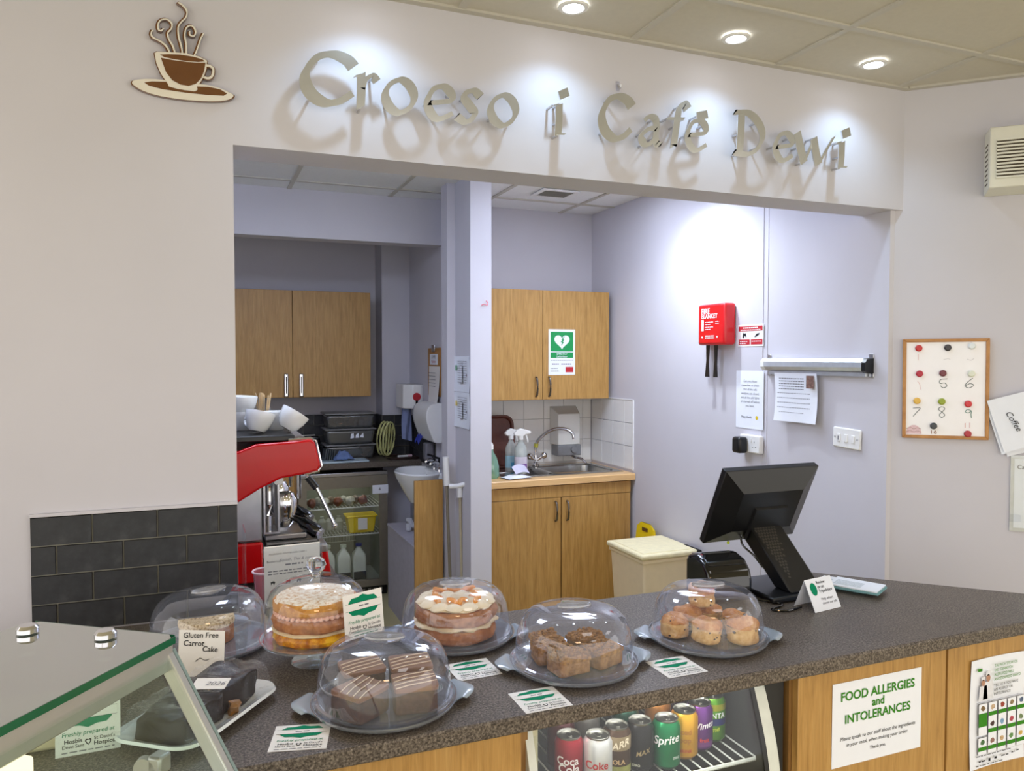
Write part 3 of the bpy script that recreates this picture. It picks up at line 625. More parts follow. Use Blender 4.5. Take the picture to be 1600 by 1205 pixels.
# hung papers next to it
def sheet(label, s, z, w_, h_, tilt, out, marks=None):
    p = page('hung_paper', label, 'paper', aw(s, z, out), AW, w_, h_, PAPER, tilt=tilt, t=0.0008, curl=0.004, group='papers pinned beside the whiteboard'); return p
p = sheet('front white sheet with handwriting pinned right of the whiteboard', 0.430, 1.415, 0.215, 0.205, -0.30, 0.019)
text(p, 'Coffee', -0.045, 0.005, INK, size=0.030, shear=0.2, rot=1.35, y=-0.006)
lines(p, [(0.03, 0.09, 0.05, 0.003), (0.035, 0.09, 0.042, 0.003)], INK, -0.006)
sheet('hidden white sheet just behind the front sheet by the whiteboard', 0.424, 1.406, 0.215, 0.205, -0.29, 0.013)
sheet('rearmost white sheet of the pinned papers by the whiteboard', 0.440, 1.400, 0.215, 0.205, -0.32, 0.008)
t = thing('poster_frame', 'clear acrylic framed notice at the right edge below the papers', 'poster', aw(0.49, 1.130, 0.001), (0, 0, AW))
obj('backing', B(-0.108, 0.108, -0.004, 0, -0.146, 0.146), mat('acrylic_back', (206, 208, 208), 0.2), t, bev=0.001)
obj('poster', B(-0.095, 0.095, -0.0048, -0.004, -0.132, 0.132), PAPER, t, smooth=False)
obj('cover', B(-0.108, 0.108, -0.008, -0.006, -0.146, 0.146), GLASSM, t, smooth=False)
text(t, 'Caffi', -0.066, 0.10, INK, size=0.022, y=-0.0052)
lines(t, [(-0.02, 0.08, -0.02-0.02*i, 0.003) for i in range(4)], INKG, -0.0052)
# wall heater
t = thing('wall_heater', 'white slatted fan heater high on the angled wall', 'heater', aw(0.55, 2.262, 0.001), (0, 0, AW))
HL = 0.275
obj('case', MB().prism([(0, 0.0), (-0.118, 0.010), (-0.125, 0.05), (-0.125, 0.205), (-0.118, 0.232), (0, 0.235)], -HL, HL, 'x'), mat('heater_white', (226, 226, 214), 0.4, var=0.01), t, bev=0.004)
obj('grille_opening', B(-HL+0.022, HL-0.022, -0.1262, -0.124, 0.042, 0.182), mat('grille_dark', (70, 58, 44), 0.7, var=0.3, scale=60), t, smooth=False)
for i in range(12): obj('slat', B(-HL+0.020, HL-0.020, -0.1335, -0.1262, 0.041+i*0.0124, 0.0475+i*0.0124), MATS['heater_white'], t, smooth=False)
for x in (-0.163, -0.055, 0.055, 0.163): obj('grille_rib', B(x-0.004, x+0.004, -0.1345, -0.1262, 0.041, 0.184), MATS['heater_white'], t, smooth=False)
for i in range(9): obj('side_vent', B(-HL-0.0006, -HL, -0.085, -0.03, 0.03+i*0.018, 0.036+i*0.018), MATS['grille_dark'], t, smooth=False)

# ceiling vent inside
t = thing('ceiling_vent', 'small square grey extractor grille in the inner ceiling', 'vent', (1.250, 1.975, CEIL_B-0.002))
obj('frame', MB().box(-0.12, 0.12, -0.10, -0.075, -0.006, 0.002).box(-0.12, 0.12, 0.075, 0.10, -0.006, 0.002).box(-0.12, -0.095, -0.075, 0.075, -0.006, 0.002).box(0.095, 0.12, -0.075, 0.075, -0.006, 0.002), WHITEP, t, smooth=False)
obj('cavity', B(-0.095, 0.095, -0.075, 0.075, 0.001, 0.002), mat('vent_dark', (60, 56, 50), 0.8), t, smooth=False)
for i in range(8): obj('louvre', B(-0.095, 0.095, -0.072+i*0.0195, -0.064+i*0.0195, -0.004, 0.0), mat('vent_grey', (140, 136, 126), 0.6), t, smooth=False)

# ================================================================== SINK AREA
t = thing('wall_cabinet', 'oak wall cabinet with curved handles above the sink', 'cabinet', (1.27, 2.54, 1.381))
def cabinet_box(t, x0, x1, depth, h_, doors, handle_z, hm, hstyle='arc', swap=None, body_m=OAKD):
    obj('body', B(x0, x1, -depth+0.02, -0.001, 0, h_), body_m, t, smooth=False)
    for k, (a, b, hx) in enumerate(doors):
        d = obj('door', B(a+0.0015, b-0.0015, -depth, -depth+0.0185, 0.002, h_-0.002), OAK, t, bev=0.0015)
        if hx is None: continue
        if hstyle == 'arc':
            pts = smooth_path([(hx, -depth, handle_z-0.062), (hx, -depth-0.018, handle_z-0.050), (hx, -depth-0.027, handle_z), (hx, -depth-0.018, handle_z+0.050), (hx, -depth, handle_z+0.062)], 5)
            obj('handle', MB().tube(pts, 0.0065, 10, flat=0.8), hm, d)
        else:
            obj('handle', B(hx-0.015, hx+0.015, -depth-0.022, -depth, handle_z-0.080, handle_z+0.080), hm, d, bev=0.008, seg=3)
            obj('handle_slot', B(hx-0.004, hx+0.004, -depth-0.0225, -depth-0.021, handle_z-0.055, handle_z+0.060), BLACKP, d, smooth=False)
cabinet_box(t, -0.47, 0.492, 0.32, 0.702, [(-0.47, 0.011, -0.035), (0.011, 0.492, 0.055)], 0.085, DKMETAL)
# defibrillator notice on its door
p = page('defibrillator_notice', 'green and white heart notice stuck on the wall cabinet door', 'sign', (1.416, 2.2185, 1.687), 0, 0.190, 0.293, PAPER, t=0.0006)
printed(p, 'green_panel', rect(-0.080, 0.080, 0.004, 0.130), SAFE); printed(p, 'green_panel', rect(-0.080, 0.080, -0.038, -0.001), SAFE)
heart = []
for i in range(40):
    a = 2*PI*i/40; heart.append((0.0034*16*math.sin(a)**3, 0.070+0.0032*(13*math.cos(a)-5*math.cos(2*a)-2*math.cos(3*a)-math.cos(4*a))))
printed(p, 'heart', heart, PAPER, -0.0013)
printed(p, 'lightning_bolt', [(0.022, 0.107), (-0.006, 0.080), (0.002, 0.078), (-0.010, 0.064), (0.000, 0.062), (-0.006, 0.040), (0.014, 0.064), (0.005, 0.066), (0.016, 0.080), (0.008, 0.083)], SAFE, -0.0017)
text(p, 'Diffibriliwr', 0, -0.012, PAPER, width=0.075, bold=0.01, y=-0.0014); text(p, 'Defibrillator', 0, -0.029, PAPER, width=0.078, bold=0.01, y=-0.0014)
lines(p, [(-0.078, 0.078, -0.054, 0.003), (-0.08, -0.03, -0.106, 0.004), (-0.08, -0.02, -0.124, 0.004)], INKG)
lines(p, [(-0.07, -0.022, -0.080, 0.007), (-0.004, 0.066, -0.080, 0.007)], mat('blue_ink', (120, 110, 150), 0.7, var=0))
printed(p, 'red_logo', rect(0.026, 0.082, -0.130, -0.095), REDINK)
# base unit
t = thing('sink_cabinet', 'oak base cabinet with two doors under the sink', 'cabinet', (1.29, 2.535, 0.0))
obj('body', B(-0.53, 0.485, -0.555, 0, 0.10, 0.875), OAKD, t, smooth=False)
obj('plinth', B(-0.53, 0.485, -0.515, -0.50, 0.0, 0.10), OAKD, t, smooth=False)
obj('top_rail', B(-0.53, 0.486, -0.577, -0.555, 0.800, 0.872), OAK, t, bev=0.001)
for a, b, hx in [(-0.53, -0.002, -0.040), (0.002, 0.486, 0.038)]:
    d = obj('door', B(a+0.0015, b-0.0015, -0.577, -0.557, 0.10, 0.797), OAK, t, bev=0.0015)
    obj('handle', MB().tube(smooth_path([(hx, -0.577, 0.655), (hx, -0.596, 0.667), (hx, -0.605, 0.715), (hx, -0.596, 0.763), (hx, -0.577, 0.775)], 5), 0.0065, 10, flat=0.8), DKMETAL, d)
# worktop with cut-out for the sink
t = thing('sink_worktop', 'beech-edged worktop holding the stainless sink', 'worktop', (1.29, 2.535, 0.878))
mb = MB().box(-0.53, 0.505, -0.59, -0.47, 0, 0.042).box(-0.53, 0.505, -0.07, 0, 0, 0.042).box(-0.53, -0.30, -0.47, -0.07, 0, 0.042).box(0.455, 0.505, -0.47, -0.07, 0, 0.042)
obj('top', mb, EDGEW, t, smooth=False)
obj('front_edge', MB().prism([(-0.60, 0.002), (-0.590, 0), (-0.590, 0.0423), (-0.595, 0.0423), (-0.601, 0.036)], -0.53, 0.505, 'x'), EDGEW, t)
SINK = mat('sink_steel', (176, 176, 174), 0.24, 1.0, var=0.05)
t = thing('sink', 'stainless steel one and a half bowl sink with drainer', 'sink', (1.29, 2.535, 0.9205))
def bowl(mb, x0, x1, y0, y1, d):
    ins = 0.03; R = [(x0, x1, y0, y1, 0.003), (x0+0.006, x1-0.006, y0+0.006, y1-0.006, -0.004), (x0+ins*0.6, x1-ins*0.6, y0+ins*0.6, y1-ins*0.6, -d+0.02), (x0+ins*1.5, x1-ins*1.5, y0+ins*1.5, y1-ins*1.5, -d)]
    vs = []
    for a, b, c, e, z in R:
        r = 0.05
        for (cx, cy, a0) in ((b-r, e-r, 0), (a+r, e-r, PI/2), (a+r, c+r, PI), (b-r, c+r, 1.5*PI)):
            for k in range(5): vs.append((cx+r*math.cos(a0+k*PI/8), cy+r*math.sin(a0+k*PI/8), z))
    n = 20; fs = []
    for i in range(3): fs += [(i*n+k, i*n+(k+1) % n, (i+1)*n+(k+1) % n, (i+1)*n+k) for k in range(n)]
    fs.append(tuple(3*n+k for k in range(n))); mb.add(vs, fs)
mb = MB(); mb.box(-0.34, 0.475, -0.505, -0.455, -0.004, 0.004).box(-0.34, 0.475, -0.10, -0.045, -0.004, 0.004).box(-0.34, -0.17, -0.455, -0.10, -0.004, 0.004).box(0.43, 0.475, -0.455, -0.10, -0.004, 0.004).box(-0.005, 0.025, -0.455, -0.10, -0.004, 0.004)
obj('deck', mb, SINK, t, smooth=False)
mb = MB(); bowl(mb, -0.17, -0.005, -0.455, -0.10, 0.13); obj('small_bowl', mb, SINK, t)
mb = MB(); bowl(mb, 0.025, 0.43, -0.455, -0.10, 0.16); obj('main_bowl', mb, SINK, t)
obj('drainer_ridge', B(-0.33, -0.19, -0.30, -0.29, 0.004, 0.007), SINK, t, bev=0.002)
t = thing('mixer_tap', 'chrome swan neck mixer tap with two cross handles', 'tap', (1.335, 2.455, 0.925))
obj('base', MB().lathe([(0.0, 0), (0.026, 0), (0.026, 0.012), (0.016, 0.02), (0.016, 0.06), (0.013, 0.075), (0, 0.075)], 20), CHROME, t)
obj('spout', MB().tube(smooth_path([(0, 0, 0.06), (0.0, -0.005, 0.14), (0.03, -0.03, 0.20), (0.09, -0.09, 0.25), (0.15, -0.15, 0.255), (0.185, -0.185, 0.225), (0.19, -0.19, 0.19)], 6), 0.011, 12), CHROME, t)
obj('spout_tape', MB().tube([(0.0, -0.004, 0.125), (0.004, -0.006, 0.150)], 0.0145, 12), mat('yellow_tape', (190, 186, 70), 0.6), t)
for s in (-1, 1):
    hd = obj('tap_arm', MB().tube([(0, 0, 0.035), (s*0.04, -0.012, 0.062)], 0.011, 12), CHROME, t)
    obj('tap_knob', MB().lathe([(0, -0.018), (0.016, -0.018), (0.023, -0.006), (0.023, 0.010), (0.012, 0.020), (0, 0.022)], 12), CHROME, hd, (s*0.052, -0.016, 0.070), (0, s*0.9, 0))
# water heater above the sink
t = thing('water_heater', 'white and grey box water heater mounted over the sink', 'water heater', (1.575, 2.533, 0.985))
mb = MB(); mb.add([(-0.10,0,0.075),(0.10,0,0.075),(0.10,0,0.335),(-0.10,0,0.335),(-0.082,-0.10,0.075),(0.082,-0.10,0.075),(0.082,-0.10,0.285),(-0.082,-0.10,0.285)], [(4,5,6,7),(0,1,5,4),(1,2,6,5),(2,3,7,6),(3,0,4,7),(0,3,2,1)])
obj('cover', mb, mat('heater_gloss', (222, 222, 218), 0.08, var=0.0, coat=0.6), t, bev=0.004)
obj('base', B(-0.088, 0.088, -0.108, 0, 0.0, 0.074), mat('heater_grey', (128, 130, 134), 0.4), t, bev=0.006)
obj('dial', MB().lathe([(0, -0.014), (0.020, -0.014), (0.023, 0.0), (0, 0)], 20), MATS['heater_grey'], t, (0.03, -0.108, 0.042), (-PI/2, 0, 0))
obj('outlet', MB().tube(smooth_path([(0.03, -0.06, 0.0), (0.04, -0.10, -0.012), (0.065, -0.15, -0.016), (0.085, -0.185, -0.045)], 5), 0.008, 10), CHROME, t)
# spray bottles
def spray(x, y, label, body, lab, lab2, s=1.0, rz=0.0):
    t = thing('spray_bottle', label, 'spray bottle', (x, y, 0.9206), (0, 0, rz), 'spray bottles by the sink'); t.scale = (s, s, s)
    obj('bottle', MB().lathe([(0, 0), (0.038, 0), (0.041, 0.01), (0.041, 0.135), (0.036, 0.165), (0.018, 0.195), (0.014, 0.205), (0.014, 0.222)], 24, sx=1.0, sy=0.72), body, t)
    obj('label_wrap', MB().lathe([(0.0418, 0.025), (0.0418, 0.105)], 24, sx=1.0, sy=0.72), lab, t)
    obj('label_patch', MB().lathe([(0.0424, 0.015), (0.0424, 0.06)], 10, sx=1.0, sy=0.72, a0=-1.9, a1=-0.6), lab2, t)
    obj('collar', MB().lathe([(0.017, 0.212), (0.017, 0.236), (0.0, 0.236)], 16), WHITEP, t)
    obj('spray_head', MB().prism([(-0.035, 0.236), (0.018, 0.234), (0.030, 0.246), (0.062, 0.250), (0.066, 0.264), (0.030, 0.276), (0.0, 0.284), (-0.022, 0.276), (-0.048, 0.252)], -0.013, 0.013, 'y'), WHITEP, t, bev=0.004)
    obj('trigger', MB().prism([(0.026, 0.250), (0.038, 0.250), (0.050, 0.200), (0.046, 0.192), (0.040, 0.196), (0.034, 0.225)], -0.006, 0.006, 'y'), WHITEP, t, bev=0.002)
BOT = glass('bottle_plastic', (236, 242, 240), base=0.08, edge=0.6, rough=0.1, haze=0.45, hazecol=(222, 228, 226))
spray(1.128, 2.215, 'clear spray bottle with a lilac label standing nearest the sink bowls', BOT, mat('lilac_label', (214, 206, 220), 0.5), mat('violet', (122, 62, 160), 0.5), 1.0, -0.2)
spray(1.105, 2.325, 'spray bottle with a blue label half hidden behind the lilac one', BOT, mat('blue_label', (150, 190, 206), 0.5), mat('teal_blob', (70, 150, 190), 0.5), 0.97, 0.1)
t = thing('serving_tray', 'dark brown plastic tray leaning on the white tiles', 'tray', (0.985, 2.45, 0.9222), (-0.15, 0, 0))
def rrect(w_, h_, r, k=5, cx=0, cz=0):
    out = []
    for (x, z, a0) in ((w_/2-r, h_/2-r, 0), (-w_/2+r, h_/2-r, PI/2), (-w_/2+r, -h_/2+r, PI), (w_/2-r, -h_/2+r, 1.5*PI)):
        out += [(cx+x+r*math.cos(a0+i*PI/2/k), cz+z+r*math.sin(a0+i*PI/2/k)) for i in range(k+1)]
    return out
BROWNT = mat('tray_brown', (92, 48, 38), 0.4, var=0.15, scale=60)
obj('panel', MB().prism(rrect(0.37, 0.33, 0.05, cz=0.165), -0.004, 0.0, 'y'), BROWNT, t)
o_, i_ = rrect(0.40, 0.35, 0.06, cz=0.175), rrect(0.36, 0.31, 0.045, cz=0.175)
mb = MB(); n = len(o_); mb.add([(p[0], -0.020, p[1]) for p in o_]+[(p[0], -0.002, p[1]) for p in i_], [(k, (k+1) % n, n+(k+1) % n, n+k) for k in range(n)]); o = obj('rim', mb, BROWNT, t)
sm = o.modifiers.new('s', 'SOLIDIFY'); sm.thickness = 0.003
t = thing('detergent_bottle', 'translucent green bottle at the left end of the worktop', 'bottle', (0.885, 2.10, 0.9206))
obj('bottle', MB().lathe([(0, 0), (0.045, 0), (0.05, 0.015), (0.048, 0.07), (0.036, 0.12), (0.014, 0.16), (0.012, 0.18)], 20), glass('green_bottle', (190, 230, 208), base=0.1, edge=0.6, rough=0.12, haze=0.4, hazecol=(150, 206, 180)), t)
obj('cap', MB().lathe([(0.014, 0.175), (0.014, 0.20), (0.006, 0.215), (0, 0.215)], 14), WHITEP, t)
t = thing('wipes_packet', 'crumpled white and lilac wipes packet on the drainer', 'packet', (1.02, 2.03, 0.9255), (0, 0, 0.2))
mb = MB(); mb.grid(lambda u, v: ((u-.5)*0.17, (v-.5)*0.11, 0.002+0.018*math.sin(PI*u)*math.sin(PI*v)+0.008*noise.noise(Vector((u*5, v*5, 1)))*math.sin(PI*v)), 10, 8)
mb.grid(lambda u, v: ((u-.5)*0.17, (v-.5)*0.11, 0.0), 10, 8); obj('pack', mb, PAPER, t)
obj('flap', MB().grid(lambda u, v: (-0.02+u*0.10, -0.03+v*0.05, 0.022+0.05*u*(1-u)+0.04*v), 6, 5), mat('lilac_film', (206, 204, 226), 0.4), t)
# pedal bin and wet floor sign
t = thing('pedal_bin', 'large cream plastic bin with a flat hinged lid by the right wall', 'bin', (1.598, 1.42, 0.0))
mb = MB(); 
def taper(mb, b, tp, z0, z1):
    mb.add([(-b[0], -b[1], z0), (b[0], -b[1], z0), (b[0], b[1], z0), (-b[0], b[1], z0), (-tp[0], -tp[1], z1), (tp[0], -tp[1], z1), (tp[0], tp[1], z1), (-tp[0], tp[1], z1)], [(0,3,2,1),(4,5,6,7),(0,1,5,4),(1,2,6,5),(2,3,7,6),(3,0,4,7)])
taper(mb, (0.14, 0.155), (0.168, 0.180), 0.0, 0.555); obj('body', mb, CREAMP, t, bev=0.012, seg=3)
obj('collar', B(-0.175, 0.175, -0.187, 0.187, 0.545, 0.568), CREAMP, t, bev=0.006)
obj('lid', B(-0.187, 0.187, -0.195, 0.195, 0.570, 0.598), mat('cream_lid', (236, 226, 186), 0.5, bump=0.05), t, bev=0.010, seg=3)
obj('lid_panel', B(-0.160, 0.150, -0.165, 0.165, 0.595, 0.602), MATS['cream_lid'], t, bev=0.003)
obj('hinge', MB().cyl((0.175, -0.20, 0.585), (0.175, -0.06, 0.585), 0.016, 14), BLACKP, t)
t = thing('wet_floor_sign', 'yellow folding wet floor sign tucked behind the bin', 'floor sign', (1.742, 1.72, 0.0), (0, 0, -PI/2))
for s, nm in ((-1, 'front_leaf'), (1, 'rear_leaf')):
    mb = MB(); fo = lambda x, z: (x, s*0.035*(1-z/0.65), z)
    P4 = [(-0.15, 0), (-0.08, 0), (-0.07, 0.05), (0.07, 0.05), (0.08, 0), (0.15, 0), (0.095, 0.62), (0.05, 0.65), (-0.05, 0.65), (-0.095, 0.62)]
    mb.add([(p[0], fo(*p)[1]-0.004, p[1]) for p in P4]+[(p[0], fo(*p)[1]+0.004, p[1]) for p in P4], [tuple(range(10)), tuple(range(19, 9, -1))]+[(i, (i+1) % 10, 10+(i+1) % 10, 10+i) for i in range(10)])
    obj(nm, mb, YELLOW, t, smooth=False)
obj('handle_slot', B(-0.03, 0.03, -0.0095, -0.0065, 0.600, 0.622), mat('brown_dark', (90, 60, 20), 0.6), t, smooth=False)

# ================================================================== PARTITION ITEMS
for z, lb, c in [(1.5575, 'upper printed safety sheet stuck on the side of the white pillar', SAFE), (1.355, 'lower printed safety sheet stuck on the side of the white pillar', YELLOW)]:
    p = page('safety_sheet', lb, 'paper', (0.6185, 1.845, z), RW, 0.270, 0.20, PAPER, t=0.0008, curl=0.006, group='safety sheets on the pillar')
    lines(p, [(-0.06, 0.10, 0.07-i*0.013, 0.003) for i in range(10)], INKG, -0.0095)
    printed(p, 'pictogram', rect(-0.10, -0.075, 0.02, 0.05), c, -0.0095); printed(p, 'border', rect(-0.02, 0.02, -0.05, 0.05), INKG, -0.0092); printed(p, 'border_fill', rect(-0.018, 0.018, -0.048, 0.048), PAPER, -0.0094)
    printed(p, 'dot', [(0.095+0.007*math.cos(a*PI/6), -0.005+0.008*math.sin(a*PI/6)) for a in range(12)], INK, -0.0095)
stroke_mat = mat('red_hook', (226, 90, 110), 0.4)
t = thing('clip_hook', 'tiny red wire hook on the front of the white pillar', 'hook', (0.700, 1.7095, 1.948))
obj('wire', MB().tube(smooth_path([(-0.018, -0.004, -0.012), (-0.004, -0.008, -0.006), (0.012, -0.012, -0.012), (0.016, -0.012, 0.002), (0.010, -0.003, 0.014)], 5), 0.0022, 6), stroke_mat, t)
# clipboard on the alcove side wall
t = thing('clipboard', 'wooden clipboard with typed sheets on the alcove side wall', 'clipboard', (0.683, 2.63, 1.55), (0, 0, RW))
obj('board', B(-0.13, 0.16, -0.006, 0, -0.15, 0.165), mat('hardboard', (176, 128, 74), 0.6), t, bev=0.003)
obj('top_note', B(-0.075, 0.10, -0.008, -0.006, 0.055, 0.125), PAPER, t, smooth=False)
obj('sheet', MB().grid(lambda u, v: (-0.09+0.25*u, -0.010-0.02*(1-v)**2*(0.3+0.7*u), -0.20+0.245*v), 4, 6), PAPERC, t)
obj('clip', B(-0.02, 0.05, -0.016, -0.006, 0.14, 0.185), STEEL, t, bev=0.004)
text(t, 'COFFEE', 0.01, 0.105, INK, size=0.028, y=-0.0084); text(t, 'Machine', 0.01, 0.075, REDINK, size=0.028, y=-0.0084)
lines(t, [(-0.06, 0.10, 0.0-0.022*i, 0.004) for i in range(5)], INKG, -0.022)
# paper towel dispenser
t = thing('towel_dispenser', 'white rounded paper towel dispenser with blue towel hanging out', 'dispenser', (0.6805, 2.62, 1.11), (0, 0, RW))
prof = smooth_path([(-0.001, 0.0), (-0.05, 0.0), (-0.07, 0.03), (-0.105, 0.13), (-0.105, 0.20), (-0.085, 0.235), (-0.04, 0.25), (-0.001, 0.25)], 4)
obj('cover', MB().prism(prof, -0.13, 0.19, 'x'), WHITEP, t, bev=0.006)
obj('side_band', MB().prism([(p[0]*0.98-0.001, 0.004+p[1]*0.97) for p in prof], -0.155, -0.13, 'x'), mat('band_grey', (196, 200, 206), 0.3), t)
obj('paper_end', MB().grid(lambda u, v: (-0.16+0.12*u, -0.065-0.03*v, 0.035-0.055*v-0.015*math.sin(u*9)), 8, 4), mat('blue_towel', (48, 62, 160), 0.7), t)
# centre-feed dispenser on the column
t = thing('roll_dispenser', 'white angular centre-feed dispenser with a red dot', 'dispenser', (0.618, 3.06, 1.300))
obj('body', MB().prism([(-0.066, 0.10), (-0.066, -0.10), (-0.010, -0.165), (0.045, -0.165), (0.0655, -0.15), (0.0655, 0.10)], 0.0, 0.165), WHITEP, t, bev=0.005)
obj('red_dot', MB().lathe([(0, -0.003), (0.028, -0.003), (0.028, 0), (0, 0)], 24), REDINK, t, (0.016, -0.1652, 0.082), (-PI/2, 0, 0))
obj('key_slot', B(0.008, 0.024, -0.170, -0.164, 0.03, 0.058), BLACKP, t)
obj('paper_tail', MB().grid(lambda u, v: (-0.060+0.07*u, -0.05+0.012*math.sin(u*7+v*3), -0.215*v+(-0.02*u if v > .9 else 0)), 6, 8), mat('blue_roll', (126, 138, 176), 0.8), t)

# ================================================================== ALCOVE
t = thing('wall_cabinet', 'oak wall cabinet with silver handles at the back of the alcove', 'cabinet', (-0.15, 3.50, 1.378))
cabinet_box(t, -0.55, 0.527, 0.32, 0.735, [(-0.55, -0.01, -0.055), (-0.01, 0.527, 0.045)], 0.085, CHROME, 'bar')
t = thing('alcove_worktop', 'dark speckled worktop across the back of the alcove', 'worktop', (0, 3.22, 0.90))
obj('slab', B(-1.2, 0.684, -0.27, 0.055, 0, 0.04), LAM, t, bev=0.004); obj('slab_rear', B(-1.2, 0.478, 0.055, 0.275, 0, 0.0395), LAM, t, smooth=False)
WT = 0.9405
# glass-door fridge
FRG = mat('fridge_frame', (142, 134, 118), 0.35, 0.4); FRI = mat('fridge_inside', (150, 154, 140), 0.5)
t = thing('display_fridge', 'undercounter glass door fridge with milk bottles inside', 'fridge', (0.146, 2.98, 0.0))
obj('cabinet', MB().box(-0.30, 0.30, 0.50, 0.52, 0.07, 0.84).box(-0.30, -0.28, 0.04, 0.50, 0.07, 0.84).box(0.28, 0.30, 0.04, 0.50, 0.07, 0.84).box(-0.28, 0.28, 0.04, 0.50, 0.07, 0.09).box(-0.28, 0.28, 0.04, 0.50, 0.82, 0.84), FRI, t, smooth=False)
obj('plinth', B(-0.30, 0.30, 0.045, 0.50, 0.0, 0.069), BLACKP, t, smooth=False)
for i in range(14): obj('plinth_slot', B(-0.27+i*0.04, -0.25+i*0.04, 0.043, 0.045, 0.018, 0.05), mat('slot_grey', (150, 150, 150), 0.5), t, smooth=False)
d = obj('door_frame', MB().box(-0.30, -0.245, 0, 0.036, 0.075, 0.845).box(0.245, 0.30, 0, 0.036, 0.075, 0.845).box(-0.245, 0.245, 0, 0.036, 0.075, 0.12).box(-0.245, 0.245, 0, 0.036, 0.765, 0.845), FRG, t, smooth=False)
obj('glass', B(-0.245, 0.245, 0.012, 0.016, 0.12, 0.765), GLASSM, d, smooth=False)
obj('top_strip', B(-0.30, 0.30, -0.006, 0.03, 0.846, 0.872), STEEL, t, bev=0.004)
obj('handle', MB().lathe([(0, -0.01), (0.10, -0.01), (0.115, 0)], 24, sx=1.0, sy=0.22), STEEL, d, (-0.18, 0.0, 0.800), (PI/2, 0, 0))
obj('door_note', B(0.195, 0.305, -0.0015, -0.0005, 0.715, 0.775), PAPER, d, smooth=False)
text(d, '4', 0.245, 0.746, INK, size=0.03, y=-0.002)
ld = bpy.data.lights.new('fridge_lamp', 'AREA'); ld.energy = 0.35; ld.size = 0.4; ld.color = (1.0, 1.0, 0.9)
link(bpy.data.objects.new('fridge_lamp', ld), t, (0, 0.22, 0.80))
WIRE = mat('white_wire', (214, 218, 212), 0.4)
def wire_shelf(t, z, x0=-0.275, x1=0.275, y0=0.05, y1=0.48, n=24, m=WIRE, r=0.002, nm='wire_shelf'):
    mb = MB()
    for i in range(n): x = x0+(x1-x0)*i/(n-1); mb.tube([(x, y0, z), (x, y1, z)], r, 5)
    mb.tube([(x0, y0, z), (x1, y0, z)], r*2.2, 6); mb.tube([(x0, y1, z), (x1, y1, z)], r*2.2, 6); o = obj(nm, mb, m, t); o['kind'] = 'stuff'; return o
for z in (0.62, 0.43): wire_shelf(t, z)
mb = MB()
for i in range(34): x = -0.23+i*0.0115; mb.tube([(x, 0.44, 0.30), (x, 0.44, 0.41)], 0.0018, 4)
for z in (0.30, 0.355, 0.41): mb.tube([(-0.235, 0.44, z), (0.16, 0.44, z)], 0.003, 5)
o = obj('wire_guard', mb, WIRE, t); o['kind'] = 'stuff'
MILK = mat('milk_bottle', (226, 232, 214), 0.3, var=0.02)
milk_me = None
for i, (x, y, cap, lb) in enumerate([(-0.085, 3.16, (226, 232, 214), 'white milk bottle, leftmost of the three in the fridge'), (0.022, 3.15, (214, 226, 206), 'white milk bottle between two others in the fridge'), (0.130, 3.15, (52, 60, 140), 'milk bottle with a blue cap and dark label in the fridge')]):
    t2 = thing('milk_bottle', lb, 'bottle', (0.146+x, y, 0.092), group='milk bottles in the fridge')
    obj('bottle', MB().lathe([(0, 0), (0.060, 0), (0.064, 0.01), (0.064, 0.15), (0.058, 0.178), (0.026, 0.215), (0.020, 0.226), (0.020, 0.235)], 4, a0=PI/4, a1=2*PI+PI/4), MILK, t2, bev=0.010, seg=3)
    obj('cap', MB().lathe([(0.022, 0.230), (0.022, 0.250), (0, 0.250)], 16), mat('cap_%d' % i, cap, 0.4), t2)
    if i: obj('label_band', B(-0.043, 0.043, -0.0465, -0.0458, 0.004, 0.06), mat('dark_label', (40, 44, 46), 0.5), t2, smooth=False)
t2 = thing('yellow_tub', 'yellow plastic tub with a paper label on the fridge shelf', 'tub', (0.284, 3.12, 0.433))
mb = MB(); taper(mb, (0.085, 0.055), (0.10, 0.065), 0, 0.115); obj('tub', mb, YELLOW, t2, bev=0.008)
obj('rim', B(-0.108, 0.108, -0.072, 0.072, 0.110, 0.122), YELLOW, t2, bev=0.004); obj('label', B(-0.03, 0.035, -0.0695, -0.0665, 0.025, 0.105), PAPERC, t2, smooth=False)
for i in range(9):
    x = -0.20+i*0.044+random.uniform(-.006, .006); c = [(120, 70, 50), (150, 150, 140), (190, 190, 176), (110, 96, 80)][i % 4]
    o = obj('packaged_snack', MB().ball((0, 0, 0.033), 0.033, 12, sz=0.95, disp=0.15, seed=i), mat('snack_%d' % (i % 4), c, 0.3, var=0.3), None, (0.146+x, 3.11+0.03*(i % 2), 0.6225))
    tag(o, ['first', 'second', 'third', 'fourth', 'fifth', 'sixth', 'seventh', 'eighth', 'ninth'][i]+' wrapped snack from the left on the top fridge shelf', 'snack', 'wrapped snacks on the top fridge shelf')
for i in range(5):
    o = obj('drink_bottle', MB().lathe([(0, 0), (0.03, 0), (0.032, 0.006), (0.032, 0.06), (0.014, 0.085), (0.014, 0.10), (0, 0.10)], 14), mat('drink_%d' % (i % 2), [(168, 172, 160), (190, 190, 180)][i % 2], 0.25), None, (-0.06+0.058*i-0.02, 3.24+0.02*(i % 2), 0.4325))
    tag(o, ['first', 'second', 'third', 'fourth', 'fifth'][i]+' pale bottle from the left on the middle fridge shelf', 'bottle', 'pale bottles on the middle fridge shelf')
